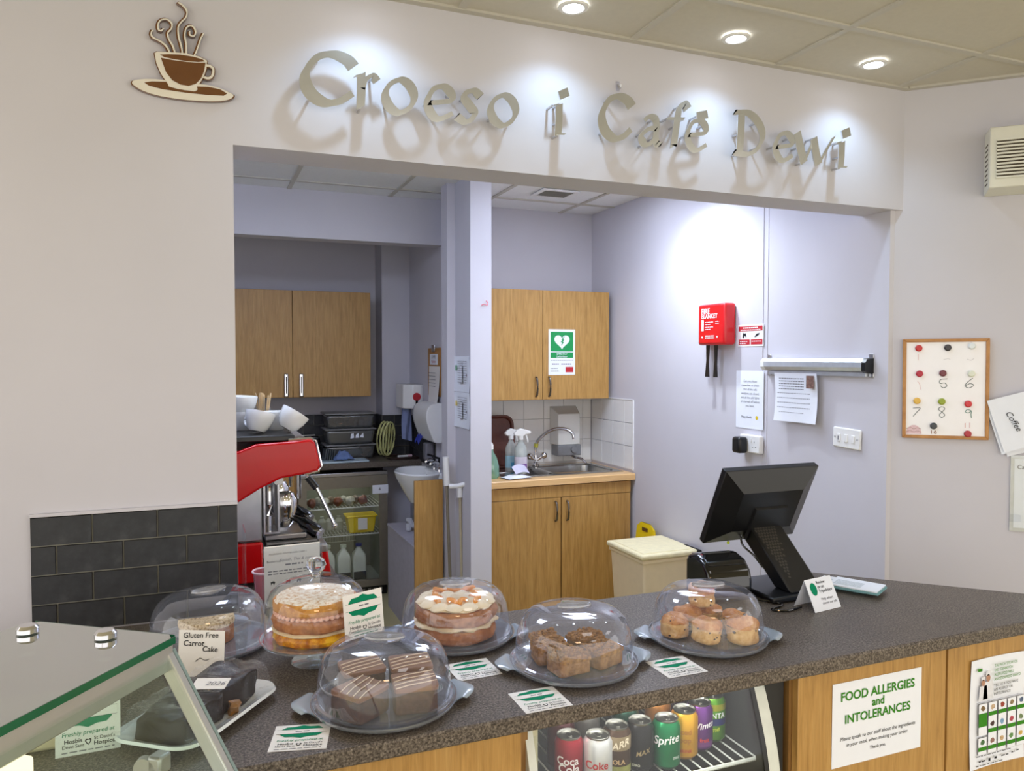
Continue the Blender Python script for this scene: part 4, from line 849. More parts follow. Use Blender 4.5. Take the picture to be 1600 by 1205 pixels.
# oak side panel between machine bench and fridge
t = thing('bench_panel', 'oak upright panel left of the glass door fridge', 'panel', (-0.20, 2.99, 0.0))
obj('panel_board', B(-0.09, 0.02, -0.02, 0.0, 0, 0.895), OAK, t, bev=0.002); obj('panel_side', B(0.02, 0.038, -0.02, 0.5, 0, 0.895), OAKD, t, smooth=False)
# tubs on the worktop
TUB = glass('grey_tub', (176, 178, 178), base=0.08, edge=0.5, rough=0.2, haze=0.5, hazecol=(118, 118, 116))
z = WT
for i, (h_, lb) in enumerate([(0.105, 'bottom translucent grey food tub of the stack on the alcove worktop'), (0.112, 'middle grey food tub with a torn white label'), (0.108, 'top grey food tub of the stack with brown food inside')]):
    t2 = thing('food_tub', lb, 'tub', (0.225, 3.24, z+0.001), group='stacked food tubs')
    mb = MB(); taper(mb, (0.155, 0.10), (0.168, 0.112), 0, h_-0.012); obj('tub', mb, TUB, t2, bev=0.018, seg=3)
    obj('lid', B(-0.178, 0.178, -0.12, 0.12, h_-0.012, h_-0.001), mat('tub_lid', (128, 128, 126), 0.3), t2, bev=0.005)
    if i == 1:
        for q, xx in enumerate((-0.005, 0.03, 0.062)): obj('label_scrap', MB().prism([(xx, 0.04+q*0.004), (xx+0.026, 0.045), (xx+0.022, 0.078), (xx+0.004, 0.072-q*0.006)], -0.1125, -0.109, 'y'), PAPER, t2, smooth=False)
    if i == 2:
        for q in range(7): obj('food_piece', MB().ball((-0.11+q*0.036, -0.012*(q % 2)-0.055, 0.045), 0.034, 10, disp=0.3, seed=q, sz=0.9), mat('ginger', (158, 112, 78), 0.6, var=0.2), t2)
    if i == 0:
        obj('sponge_pad', B(-0.02, 0.09, -0.07, -0.04, 0.03, 0.065), mat('green_pad', (20, 92, 82), 0.8), t2, bev=0.006)
        obj('food_piece', MB().ball((0.105, -0.040, 0.055), 0.042, 12, disp=0.2, seed=4), mat('bread_tone', (196, 164, 136), 0.7), t2)
    z += h_
# stack of yellow-green baskets leaning
for i in range(3):
    t2 = thing('wire_basket', ['pale yellow oval rack leaning nearest the food tubs', 'pale yellow oval rack in the middle of the leaning three', 'pale yellow oval rack leaning nearest the tray'][i], 'rack', (0.455+0.016*i, 3.215-0.03*i, WT+0.007), (0, 0.12, -1.0), group='leaning yellow racks')
    YG = mat('pale_yellow', (206, 206, 140), 0.5)
    obj('rim', MB().tube([(0.0, 0.055*math.cos(a*PI/12), 0.128+0.120*math.sin(a*PI/12)) for a in range(24)], 0.0065, 8, closed=True), YG, t2)
    for q in (-0.028, 0.0, 0.028): obj('bar', MB().tube([(0, q, 0.128-0.118*math.sqrt(1-(q/0.055)**2)), (0, q, 0.128+0.118*math.sqrt(1-(q/0.055)**2))], 0.004, 6), YG, t2)
t = thing('oval_tray', 'dark brown serving tray lying on the alcove worktop', 'tray', (0.575, 3.085, WT))
obj('base', MB().prism(rrect(0.21, 0.20, 0.03), 0, 0.006), mat('tray_dark', (52, 36, 30), 0.3), t)
obj('rim', MB().tube([(p[0], p[1], 0.010) for p in rrect(0.21, 0.20, 0.03)], 0.006, 6, closed=True), MATS['tray_dark'], t)
t = thing('marker_pen', 'white marker pen lying on the dark tray', 'pen', (0.585, 3.07, WT+0.014), (0, 0, 0.1))
obj('barrel', MB().cyl((-0.045, 0, 0), (0.03, 0, 0), 0.008, 12), WHITEP, t); obj('cap', MB().cyl((0.03, 0, 0), (0.06, 0, 0), 0.0088, 12), mat('pen_pink', (214, 180, 190), 0.4), t)
t = thing('cutting_board', 'pale blue plastic board under the cloth', 'board', (0.165, 3.04, WT), (0, 0, 0.03))
obj('board', B(-0.26, 0.15, -0.085, 0.06, 0, 0.012), mat('pale_blue', (186, 206, 216), 0.4), t, bev=0.004)
o = obj('blue_cloth', MB().grid(lambda u, v: ((u-.5)*0.14, (v-.5)*0.09, 0.004+max(0, 0.052*math.sin(PI*u)*math.sin(PI*v))+0.05*abs(noise.noise(Vector((u*5, v*5, 3))))*math.sin(PI*u)), 16, 12), mat('cloth_blue', (104, 126, 172), 0.9, bump=0.3, bscale=400), None, (0.155, 3.03, WT+0.013), sub=1)
sm = o.modifiers.new('s', 'SOLIDIFY'); sm.thickness = 0.002
tag(o, 'crumpled blue cloth on the pale board', 'cloth')
t = thing('knife_sharpener', 'dark ridged gadget lying left of the blue cloth', 'gadget', (0.055, 3.07, WT+0.012), (0, 0.15, 0.2))
for i in range(5): obj('fin', B(-0.035+i*0.015, -0.025+i*0.015, -0.03, 0.03, 0, 0.075), mat('fin_grey', (70, 76, 78), 0.4), t, bev=0.003)
t = thing('toaster', 'black toaster at the back of the alcove worktop', 'toaster', (-0.06, 3.30, WT))
obj('body', B(-0.09, 0.09, -0.08, 0.08, 0.008, 0.165), BLACKG, t, bev=0.03, seg=4); obj('slot', B(-0.06, 0.06, -0.012, 0.012, 0.1652, 0.1662), STEEL, t, smooth=False)
obj('handle', MB().tube([(-0.07, -0.085, 0.15), (-0.03, -0.10, 0.155), (0.04, -0.10, 0.155), (0.07, -0.085, 0.15)], 0.005, 8), STEEL, t)
# basin corner
BOX = mat('boxing_paint', (176, 172, 182), 0.6)
t = thing('pipe_boxing', 'low painted boxing under the hand basin', 'boxing', (0.54, 2.42, 0.0))
obj('side', B(-0.145, 0.143, -0.34, 0.33, 0, 0.535), BOX, t, smooth=False); obj('lid', B(-0.150, 0.143, -0.342, 0.335, 0.536, 0.552), BOX, t, bev=0.002)
t = thing('screen_panel', 'tall narrow oak panel screening the hand basin', 'panel', (0.472, 2.045, 0.0))
obj('board', B(-0.085, 0.085, -0.018, 0.0, 0, 0.940), OAK, t, bev=0.002)
t = thing('hand_basin', 'small white ceramic hand basin on the alcove side wall', 'basin', (0.684, 2.46, 0.78))
CER = mat('ceramic', (236, 238, 238), 0.08, var=0.0, coat=0.5)
prof = [(0.0, 0.02), (0.06, 0.03), (0.12, 0.08), (0.165, 0.15), (0.178, 0.158), (0.185, 0.150), (0.175, 0.12), (0.12, 0.03), (0.07, -0.04), (0, -0.05)]
obj('bowl', MB().lathe(prof, 32, sx=0.82, sy=1.15), CER, t, (-0.155, 0, 0))
obj('ledge', B(-0.075, 0, -0.18, 0.18, 0.10, 0.158), CER, t, bev=0.015, seg=3)
obj('trap', MB().tube(smooth_path([(-0.155, 0, -0.04), (-0.155, 0, -0.12), (-0.16, 0.0, -0.17), (-0.20, 0.0, -0.19), (-0.22, 0, -0.15), (-0.22, 0, -0.22)], 5), 0.018, 10), mat('trap_white', (206, 208, 212), 0.4), t)
for y in (-0.06, 0.05):
    tp = obj('tap', MB().tube(smooth_path([(-0.04, y, 0.155), (-0.04, y, 0.20), (-0.07, y, 0.215), (-0.10, y, 0.20)], 5), 0.009, 10), CHROME, t)
    obj('tap_head', MB().tube([(-0.04, y, 0.20), (-0.04, y, 0.235), (-0.085, y-0.01, 0.25)], 0.008, 8), BLACKP, tp)
t = thing('soap_dispenser', 'slim grey soap bottle hanging above the basin', 'soap dispenser', (0.6805, 2.66, 0.975), (0, 0, RW))
obj('bottle', B(-0.035, 0.035, -0.06, 0, 0, 0.115), mat('soap_grey', (120, 118, 124), 0.3), t, bev=0.01); obj('nozzle', MB().cyl((0, -0.03, -0.03), (0, -0.03, 0.0), 0.008, 10), BLACKP, t)
# mop handles
t = thing('squeegee', 'white-handled squeegee standing against the pillar', 'squeegee', (0.583, 1.93, 0.0), (0, -0.035, 0))
obj('pole', MB().cyl((0, 0, 0.02), (0, 0, 0.94), 0.009, 10), mat('grey_pole', (150, 142, 128), 0.4, 0.5), t); obj('grip', MB().cyl((0, 0, 0.92), (0, 0, 1.085), 0.018, 14), WHITEP, t); obj('foot', B(-0.10, 0.03, -0.015, 0.015, 0, 0.03), WHITEP, t, bev=0.005)
t = thing('mop', 'mop with a white bent plastic head leaning beside the squeegee', 'mop', (0.624, 1.86, 0.0), (0.0, -0.02, 0))
obj('pole', MB().cyl((0, 0, 0.02), (0, 0, 0.90), 0.008, 10), mat('cream_pole', (186, 176, 150), 0.4), t)
obj('head', MB().tube([(-0.055, 0.02, 0.925), (-0.01, 0.0, 0.925), (0.06, -0.075, 0.955)], 0.014, 10), WHITEP, t); obj('socket', MB().cyl((0, 0, 0.86), (0, 0, 0.92), 0.015, 12), WHITEP, t)
obj('foot', B(-0.03, 0.03, -0.02, 0.02, 0, 0.03), WHITEP, t, bev=0.005)

# ================================================================== COFFEE BENCH AND MACHINE
t = thing('coffee_bench', 'worktop bench carrying the red coffee machine behind the wall', 'bench', (0, 0, 0))
obj('top', B(-1.70, -0.30, 0.20, 1.05, 0.83, 0.865), LAM, t, bev=0.003); obj('carcass', B(-1.70, -0.34, 0.24, 1.03, 0.0, 0.829), OAKD, t, smooth=False)
MGREY = mat('machine_steel', (176, 178, 180), 0.3, 0.8)
t = thing('espresso_machine', 'red and chrome espresso machine with portafilters and steam wand', 'coffee machine', (0, 0.45, 0.866))
Zb = 0.866
up = [(-1.15, 1.16), (-1.15, 1.30), (-0.632, 1.331), (-0.577, 1.352), (-0.451, 1.358), (-0.396, 1.362), (-0.382, 1.353), (-0.363, 1.269), (-0.372, 1.252), (-0.414, 1.243), (-0.495, 1.232), (-0.568, 1.199), (-0.632, 1.160), (-0.70, 1.13)]
up = [(x, z-Zb) for x, z in up]
obj('side_panel', MB().prism(up, 0.0, 0.03, 'y'), REDG, t, bev=0.008, seg=3)
obj('side_panel', MB().prism(up, 0.60, 0.63, 'y'), REDG, t, bev=0.008, seg=3)
obj('chrome_edge', MB().tube([(x, 0.012, z) for x, z in [(-0.47, 1.362-Zb), (-0.396, 1.366-Zb), (-0.378, 1.356-Zb), (-0.359, 1.268-Zb), (-0.368, 1.249-Zb), (-0.405, 1.240-Zb)]], 0.005, 8), CHROME, t)
obj('upper_body', MB().prism([(x*0.985-0.012, z-0.004) for x, z in up], 0.03, 0.60, 'y'), MGREY, t)
obj('cup_rail', B(-1.1, -0.447, 0.02, 0.58, 0.492, 0.512), BLACKP, t, bev=0.004)
obj('rear_body', B(-1.10, -0.560, 0.012, 0.60, 0.155, 0.40), MGREY, t, bev=0.004)
obj('base_panel', B(-1.10, -0.558, 0.0, 0.03, 0.015, 0.15), REDG, t, bev=0.006)
obj('drip_tray', B(-0.62, -0.335, 0.04, 0.60, 0.085, 0.118), MGREY, t, bev=0.006)
for i, y in enumerate((0.07, 0.33)):
    obj('drip_grate', B(-0.545, -0.36, y, y+0.22, 0.119, 0.124), BLACKP, t, smooth=False)
    for k in range(9): obj('grate_bar', B(-0.54, -0.365, y+0.012+k*0.022, y+0.020+k*0.022, 0.1245, 0.128), STEEL, t, smooth=False)
obj('scale_tray', B(-0.545, -0.40, 0.10, 0.26, 0.132, 0.152), STEEL, t, bev=0.004)
obj('front_panel', MB().prism([(-0.352, 0.0), (-0.322, 0.0), (-0.336, 0.098), (-0.362, 0.098)], 0.04, 0.60, 'y'), REDG, t, bev=0.006)
obj('base', B(-1.08, -0.36, 0.05, 0.58, 0.004, 0.09), BLACKP, t, smooth=False)
for y in (0.17, 0.45):
    g = obj('group_head', MB().lathe([(0, 0), (0.038, 0), (0.042, 0.02), (0.042, 0.05), (0.03, 0.075), (0, 0.08)], 20), CHROME, t, (-0.468, y, 0.215))
    obj('portafilter_basket', MB().lathe([(0, -0.055), (0.02, -0.05), (0.034, -0.03), (0.036, 0.0), (0, 0)], 20), CHROME, g)
    obj('portafilter_handle', MB().tube([(0.025, -0.01, -0.015), (0.05, -0.02, -0.028), (0.062, -0.03, -0.036), (0.105, -0.055, -0.066), (0.112, -0.060, -0.071)], [0.010, 0.014, 0.022, 0.026, 0.022], 14), BLACKG, g)
    obj('handle_end', MB().tube([(0.112, -0.060, -0.071), (0.118, -0.0645, -0.0755)], 0.021, 14), CHROME, g)
    obj('pipe', MB().tube([(0.05, 0.0, 0.20), (0.05, 0, 0.05)], 0.008, 8), CHROME, g)
obj('water_pipe', MB().tube(smooth_path([(-0.53, 0.08, 0.36), (-0.53, 0.06, 0.30), (-0.53, 0.06, 0.17)], 4), 0.010, 10), CHROME, t)
obj('gauge', MB().lathe([(0, -0.012), (0.014, -0.012), (0.017, 0), (0, 0)], 20), WHITEP, t, (-0.50, 0.055, 0.352), (PI/2, 0, 0))
obj('sight_frame', MB().box(-0.552, -0.546, 0.04, 0.16, 0.17, 0.34).box(-0.505, -0.499, 0.04, 0.16, 0.17, 0.34).box(-0.546, -0.505, 0.04, 0.16, 0.17, 0.176), STEEL, t, smooth=False)
w_ = obj('steam_wand', MB().tube(smooth_path([(-0.405, 0.15, 0.38), (-0.39, 0.14, 0.345), (-0.365, 0.13, 0.315), (-0.335, 0.12, 0.25), (-0.300, 0.11, 0.170)], 5), 0.0065, 10), CHROME, t)
obj('wand_grip', MB().tube([(-0.390, 0.14, 0.345), (-0.360, 0.128, 0.305)], 0.013, 12), BLACKP, w_); obj('wand_tip', MB().ball((-0.299, 0.11, 0.167), 0.010, 10), CHROME, w_)
# cups on the machine
CUPM = mat('cup_china', (232, 234, 232), 0.12, var=0.0, coat=0.4)
cup_prof = [(0.0, 0.006), (0.022, 0.006), (0.034, 0.02), (0.044, 0.045), (0.049, 0.068), (0.0515, 0.069), (0.0525, 0.066), (0.047, 0.04), (0.037, 0.012), (0.026, 0.0), (0, 0.0)]
cup_me = MB().lathe(cup_prof, 32).mesh('bowl', CUPM)
hnd_me = MB().tube(smooth_path([(0.045, 0, 0.055), (0.068, 0, 0.052), (0.072, 0, 0.034), (0.06, 0, 0.02), (0.040, 0, 0.022)], 5), 0.005, 8).mesh('handle', CUPM)
for i, (x, y, z, rx, ry, rz, lb) in enumerate([(-0.567, 0.575, 1.3860, 0.30, 0, 2.2, 'white cup standing upright in front on the coffee machine'), (-0.466, 0.585, 1.3920, 0.50, 0.32, 1.2, 'white cup tipped over at the right end of the coffee machine'),
                                    (-0.605, 0.74, 1.3785, 0, 0, 0.3, 'white cup on the coffee machine against the wall edge'), (-0.490, 0.70, 1.3785, 0, 0, 1.0, 'white cup behind the tipped one on the coffee machine')]):
    t = thing('coffee_cup', lb, 'cup', (x, y, z), (rx, ry, rz), 'cups on the coffee machine'); inst('bowl', cup_me, t); inst('handle', hnd_me, t)
o = obj('coffee_cup', MB().lathe(cup_prof, 32), CUPM, None, (-0.605, 0.74, 1.435), (0.05, 0, 1.0)); tag(o, 'white cup stacked in another cup against the wall edge', 'cup', 'cups on the coffee machine')
t = thing('stirrer_glass', 'small glass of wooden stirrers behind the cups', 'stirrers', (-0.530, 0.84, 1.3785))
obj('glass', MB().lathe([(0, 0.002), (0.028, 0.002), (0.034, 0.075), (0.036, 0.075), (0.030, 0.0), (0, 0)], 20), GLASSM, t)
for i in range(22):
    a = random.uniform(0, 2*PI); r = random.uniform(0.003, 0.020); 
    obj('stirrer', B(-0.003, 0.003, -0.0008, 0.0008, 0.004, 0.128+random.uniform(-.006, .006)), mat('stirrer_wood', (214, 186, 142), 0.7, var=0.1), t, (r*math.cos(a), r*math.sin(a), 0), (-0.28*r/0.02*math.sin(a)*0.7, 0.28*r/0.02*math.cos(a)*0.8, a), smooth=False)

# ================================================================== FRONT COUNTER
poly = [(-1.75, -0.890), (1.740, -0.890), (1.130, -0.280), (-0.420, -0.280), (-0.420, 0.150), (-0.652, 0.150), (-0.652, -0.0115), (-1.75, -0.0115)]
o = obj('service_counter', MB().prism(poly, COUNTER_Z-0.036, COUNTER_Z), LAM, None, bev=0.005, seg=3)
tag(o, 'speckled grey brown laminate counter top with an angled right end', 'counter')
def counter_cab(name, label, x0, x1, doors, loc=(0, 0, 0)):
    t = thing(name, label, 'cabinet', ((x0+x1)/2, -0.86, 0)); c = (x0+x1)/2
    mb = MB(); mb.box(x0-c, x1-c, 0.022, 0.54, 0.09, COUNTER_Z-0.037); obj('carcass', mb, OAKD, t, smooth=False)
    obj('plinth', B(x0-c, x1-c, 0.06, 0.08, 0, 0.09), BLACKP, t, smooth=False)
    for a, b in doors: obj('door', B(a-c+0.002, b-c-0.002, 0.0, 0.021, 0.095, COUNTER_Z-0.0375), OAK, t, bev=0.0015)
    return t
t = thing('counter_cabinet', 'oak counter cabinet carrying the allergy notices', 'cabinet', (1.0, -0.86, 0))
obj('carcass', MB().prism([(-0.445, 0.022), (0.50, 0.022), (0.50, 0.17), (0.17, 0.50), (-0.445, 0.50)], 0.09, COUNTER_Z-0.037), OAKD, t, smooth=False)
obj('plinth', B(-0.445, 0.48, 0.06, 0.08, 0, 0.09), BLACKP, t, smooth=False)
for a, b in ((-0.439, 0.056), (0.060, 0.555)): obj('door', B(a+0.002, b-0.002, 0.0, 0.021, 0.095, COUNTER_Z-0.0375), OAK, t, bev=0.0015)
counter_cab('counter_cabinet', 'oak counter cabinet left of the drinks chiller', -1.70, -0.150, [(-1.70, -1.18), (-1.18, -0.665), (-0.665, -0.150)])
# notices on the front
p = page('allergy_notice', 'white notice in large green capitals about food allergies', 'sign', (0.816, -0.8615, 0.744), 0, 0.297, 0.209, PAPER, t=0.0006)
text(p, 'FOOD ALLERGIES', 0.0, 0.068, GREEN, width=0.245, bold=0.022); text(p, 'and', 0.0, 0.041, GREEN, size=0.029, bold=0.022); text(p, 'INTOLERANCES', 0.0, 0.011, GREEN, width=0.218, bold=0.022)
text(p, 'Please speak to our staff about the ingredients', 0.002, -0.036, INK, width=0.250, shear=0.15); text(p, 'in your meal, when making your order.', 0.0, -0.053, INK, width=0.205, shear=0.15); text(p, 'Thank you.', 0.0, -0.073, INK, width=0.052, bold=0.005, shear=0.1)
p = page('allergen_poster', 'white allergen poster with a grid of small green food pictures', 'poster', (1.247, -0.8615, 0.689), 0, 0.212, 0.297, PAPER, t=0.0006, curl=0.005)
Yp = -0.0075
for i, s in enumerate(['TALWCH SYLW OS', 'OES GENNYCH', 'ALERGEDD NEU', 'ANODDEFEDD BWYD']): text(p, s, -0.022, 0.126-i*0.0125, GREEN, size=0.0105, align='LEFT', bold=0.01, y=Yp)
for i, s in enumerate(['TELL US IF YOU HAVE', 'AN ALLERGY OR', 'INTOLERANCE']): text(p, s, -0.022, 0.072-i*0.0118, INK, size=0.0098, align='LEFT', bold=0.012, y=Yp)
for (x, z, s) in [(-0.064, 0.082, 1.0), (-0.045, 0.092, 1.15)]:
    printed(p, 'chef_jacket', [(x-0.017*s, z-0.045*s), (x+0.018*s, z-0.045*s), (x+0.014*s, z-0.004*s), (x-0.012*s, z-0.004*s)], mat('chef_white', (222, 224, 230), 0.7, var=0.08, scale=120), Yp); printed(p, 'chef_face', [(x+0.007*s*math.cos(a*PI/6), z+0.004*s+0.009*s*math.sin(a*PI/6)) for a in range(12)], mat('face_tone', (176, 132, 108), 0.7), Yp-0.0002); printed(p, 'chef_hat', rect(x-0.007*s, x+0.007*s, z+0.010*s, z+0.020*s), MATS['chef_white'], Yp-0.0002)
printed(p, 'logo', rect(-0.085, -0.068, 0.118, 0.126), GREEN, Yp); printed(p, 'rule', rect(-0.088, 0.088, 0.0335, 0.0342), INKG, Yp)
ICON = [(120, 96, 60), (196, 170, 140), (150, 60, 44), (138, 118, 84), (84, 100, 130), (70, 44, 44), (120, 160, 196), (176, 70, 84), (110, 130, 90), (70, 110, 66), (150, 110, 100), (190, 160, 120), (96, 140, 80), (206, 170, 90)]
ic = 0
for r in range(3):
    for c in range(5):
        if r == 1 and c == 0: continue
        x = -0.078+c*0.0375; z = 0.000-r*0.046; tall = (r == 0 and c == 0)
        b0 = z-0.018-(0.04 if tall else 0)
        printed(p, 'cell_border', rect(x-0.0005, x+0.0325, b0-0.0005, z+0.0285), INKG, Yp+0.0004); printed(p, 'cell', rect(x, x+0.032, b0, z+0.028), PAPER, Yp+0.0002)
        printed(p, 'cell_band', rect(x, x+0.032, z-0.008-(0.026 if tall else 0), z+0.003), GREEN, Yp)
        cx, cz = x+0.016, z+0.0155; rr = 0.009
        printed(p, 'food_picture', [(cx+rr*(0.75+0.35*random.random())*math.cos(a*PI/5), cz+rr*(0.6+0.4*random.random())*math.sin(a*PI/5)) for a in range(10)], mat('icon_%d' % ic, ICON[ic % 14], 0.7, var=0.4, scale=300), Yp); ic += 1
lines(p, [(-0.085, 0.05, -0.114, 0.002), (-0.085, 0.02, -0.140, 0.002), (-0.075, -0.05, -0.130, 0.004), (-0.038, -0.028, -0.132, 0.008), (-0.015, 0.0, -0.130, 0.006), (0.012, 0.04, -0.128, 0.003), (0.052, 0.066, -0.126, 0.003), (0.072, 0.086, -0.124, 0.003)], INK, Yp)

# ---- drinks chiller built in under the counter
CHW = mat('chiller_white', (214, 218, 208), 0.4); CHD = mat('chiller_dark', (40, 40, 40), 0.6)
t = thing('drinks_chiller', 'built-in drinks chiller with a curved glass front under the counter', 'chiller', (0.20, -0.86, 0.0))
obj('back_panel', B(-0.335, 0.335, 0.50, 0.52, 0.02, 0.885), CHD, t, smooth=False)
obj('floor_panel', B(-0.335, 0.335, 0.03, 0.50, 0.02, 0.10), CHW, t, smooth=False)
for s in (-1, 1): obj('side_wall', B(*( (-0.345, -0.325) if s < 0 else (0.325, 0.345)), 0.03, 0.50, 0.02, 0.885), CHD if s > 0 else OAKD, t, smooth=False)
cur = smooth_path([(0.045, 0.885), (0.012, 0.80), (-0.014, 0.72), (-0.028, 0.62), (-0.026, 0.45), (-0.01, 0.25), (0.02, 0.08)], 5)
def curve_strip(x0, x1, th, m, nm):
    mb = MB(); n = len(cur); vs = []
    for y, z in cur: vs += [(x0, y, z), (x1, y, z), (x0, y+th, z), (x1, y+th, z)]
    fs = []
    for i in range(n-1): p_, q_ = 4*i, 4*i+4; fs += [(p_, p_+1, q_+1, q_), (p_+2, q_+2, q_+3, p_+3), (p_, q_, q_+2, p_+2), (p_+1, p_+3, q_+3, q_+1)]
    fs += [(0, 2, 3, 1), (4*n-4, 4*n-3, 4*n-1, 4*n-2)]; mb.add(vs, fs); return obj(nm, mb, m, t)
curve_strip(0.262, 0.292, 0.03, CHW, 'frame_strip'); curve_strip(-0.330, -0.312, 0.03, CHW, 'frame_strip')
curve_strip(0.250, 0.262, 0.03, BLACKP, 'seal')
curve_strip(-0.312, 0.250, 0.004, glass('chiller_glass', (244, 246, 246), base=0.018, edge=0.45, rough=0.02), 'curved_glass')
obj('inner_side', B(0.292, 0.325, 0.03, 0.49, 0.10, 0.885), CHD, t, smooth=False)
ld = bpy.data.lights.new('chiller_fill_light', 'AREA'); ld.energy = 1.0; ld.shape = 'RECTANGLE'; ld.size = 0.5; ld.size_y = 0.05; ld.color = (1.0, 0.98, 0.94)  # unseen fill light added to brighten the cans
link(bpy.data.objects.new('chiller_fill_light', ld), t, (0, 0.06, 0.880), (0.25, 0, 0))
SH = 0.682
wire_shelf(t, SH-0.003, -0.30, 0.285, 0.05, 0.47, 20, WIRE, 0.0022, 'can_shelf')
wire_shelf(t, 0.40, -0.30, 0.285, 0.03, 0.47, 20, WIRE, 0.0022, 'can_shelf')
mb = MB()
for i in range(12): mb.tube([(-0.296, 0.07+0.03*i, 0.42), (-0.296, 0.07+0.03*i, 0.87)], 0.0022, 5)
for i in range(14): mb.tube([(-0.296, 0.07, 0.43+0.032*i), (-0.296, 0.40, 0.43+0.032*i)], 0.0022, 5)
o = obj('side_grid', mb, CHD, t); o['kind'] = 'stuff'
obj('side_liner', B(-0.312, -0.300, 0.035, 0.49, 0.10, 0.885), mat('cream_liner', (206, 198, 164), 0.5), t, smooth=False)
# cans
can_prof = [(0.0, 0.004), (0.020, 0.004), (0.024, 0.0), (0.027, 0.002), (0.033, 0.010), (0.033, 0.098), (0.0265, 0.110)]
lid_prof = [(0.0265, 0.110), (0.0275, 0.114), (0.026, 0.1145), (0.0245, 0.110), (0.0, 0.110)]
lid_me = MB().lathe(lid_prof, 28).mesh('lid', mat('can_aluminium', (176, 174, 168), 0.3, 1.0))
tab_me = MB().prism(rrect(0.010, 0.018, 0.004), 0.111, 0.1125).mesh('ring_pull', MATS['can_aluminium'])
def can(x, y, label, rgb, words=(), band=None, rz=0.0, z=SH, metal=0.55, top=None):
    t = thing('drink_can', label, 'can', (x, y, z), (0, 0, 0), 'drink cans in the chiller')
    m = mat('can_%d_%d_%d' % rgb, rgb, 0.28, metal, var=0.06, scale=60)
    obj('body', MB().lathe(can_prof, 28), m, t); inst('lid', lid_me, t); inst('ring_pull', tab_me, t)
    for (z0, z1, c) in (band or ()): obj('print_band', MB().lathe([(0.0332, z0), (0.0332, z1)], 28), mat('band_%d_%d_%d' % c, c, 0.3, 0.3, var=0.1, scale=80), t)
    for (s, zc, wd, c, tilt, off) in words:
        me = text_mesh(s, wd, None, 'CENTER', 0.02, 0.15 if tilt else 0.0).copy()
        me.materials.clear(); me.materials.append(mat('print_%d_%d_%d' % c, c, 0.5, var=0))
        bm = bmesh.new(); bm.from_mesh(me); bmesh.ops.subdivide_edges(bm, edges=bm.edges, cuts=1); bm.to_mesh(me); bm.free()
        for v in me.vertices:
            zz = v.co.z+zc+tilt*v.co.x; a = v.co.x/0.0333+rz+off; v.co = Vector((0.0337*math.sin(a), -0.0337*math.cos(a), zz))
        inst('lettering', me, t)
CL = -0.55
can(0.012, -0.745, 'dark red cola can at the left front of the chiller shelf', (132, 22, 34), [('Coca', 0.066, 0.052, (236, 226, 226), 0.0, -0.55), ('Cola', 0.048, 0.05, (236, 226, 226), 0.0, -0.45), ('ZERO', 0.025, 0.03, (220, 200, 200), 0, -0.5)], rz=0)
can(0.072, -0.770, 'silver cola can with a red word on its front', (206, 204, 204), [('Coke', 0.056, 0.055, (190, 30, 30), 0.0, -0.55), ('Diet', 0.030, 0.03, (40, 40, 44), 0.0, -0.55)])
can(0.135, -0.745, 'cream and brown can with a slanted brown word', (70, 50, 36), [('BARR', 0.078, 0.055, (232, 216, 190), 0.3, -0.4), ('COLA', 0.040, 0.04, (206, 170, 120), 0, -0.5)], [(0.066, 0.098, (150, 132, 104)), (0.012, 0.03, (150, 150, 80))])
can(0.197, -0.745, 'matt black can between the brown and the green cans', (28, 26, 26), [('MAX', 0.05, 0.035, (150, 130, 90), 0.3, -0.3), ('ZERO', 0.02, 0.02, (190, 190, 170), 0, -0.8)])
can(0.262, -0.757, 'bright green can with a large white word', (6, 110, 64), [('Sprite', 0.072, 0.066, (236, 240, 236), 0.15, -0.55), ('ZERO', 0.03, 0.02, (220, 236, 226), 0, 0.2)])
can(0.327, -0.735, 'golden yellow can right of the green one', (198, 146, 34), [('iced', 0.07, 0.03, (170, 110, 30), 0, -0.5), ('DRINK', 0.024, 0.035, (180, 50, 30), 0, -0.5), ('pop', 0.05, 0.028, (170, 110, 30), 0, -0.5)])
can(0.385, -0.715, 'purple can with a white word and fruit', (96, 46, 116), [('Vimto', 0.066, 0.052, (236, 230, 238), 0.15, -0.15), ('fruit', 0.03, 0.024, (214, 60, 50), 0, -0.2)], [(0.014, 0.026, (120, 60, 130))])
can(0.442, -0.690, 'lime green can with a white capital word at the right end', (84, 140, 30), [('FANTA', 0.070, 0.058, (236, 240, 236), 0.0, -0.45), ('lime', 0.035, 0.03, (200, 214, 60), 0.2, -0.5)], [(0.082, 0.098, (150, 150, 40)), (0.045, 0.062, (40, 50, 110))])
can(0.030, -0.665, 'dark can behind the red cola can', (66, 24, 26)); can(0.100, -0.660, 'grey can behind the silver cola can', (90, 86, 82)); can(0.205, -0.665, 'dark green can behind the black can', (20, 60, 44)); can(0.300, -0.660, 'amber can in the second row of the chiller shelf', (150, 96, 40)); can(0.370, -0.628, 'dark plum can in the second row of the chiller shelf', (50, 28, 44))
can(0.300, -0.745, 'dark can on the lower shelf of the chiller', (44, 40, 40), z=0.405); can(0.20, -0.76, 'pale can on the lower shelf of the chiller', (150, 146, 140), z=0.405)

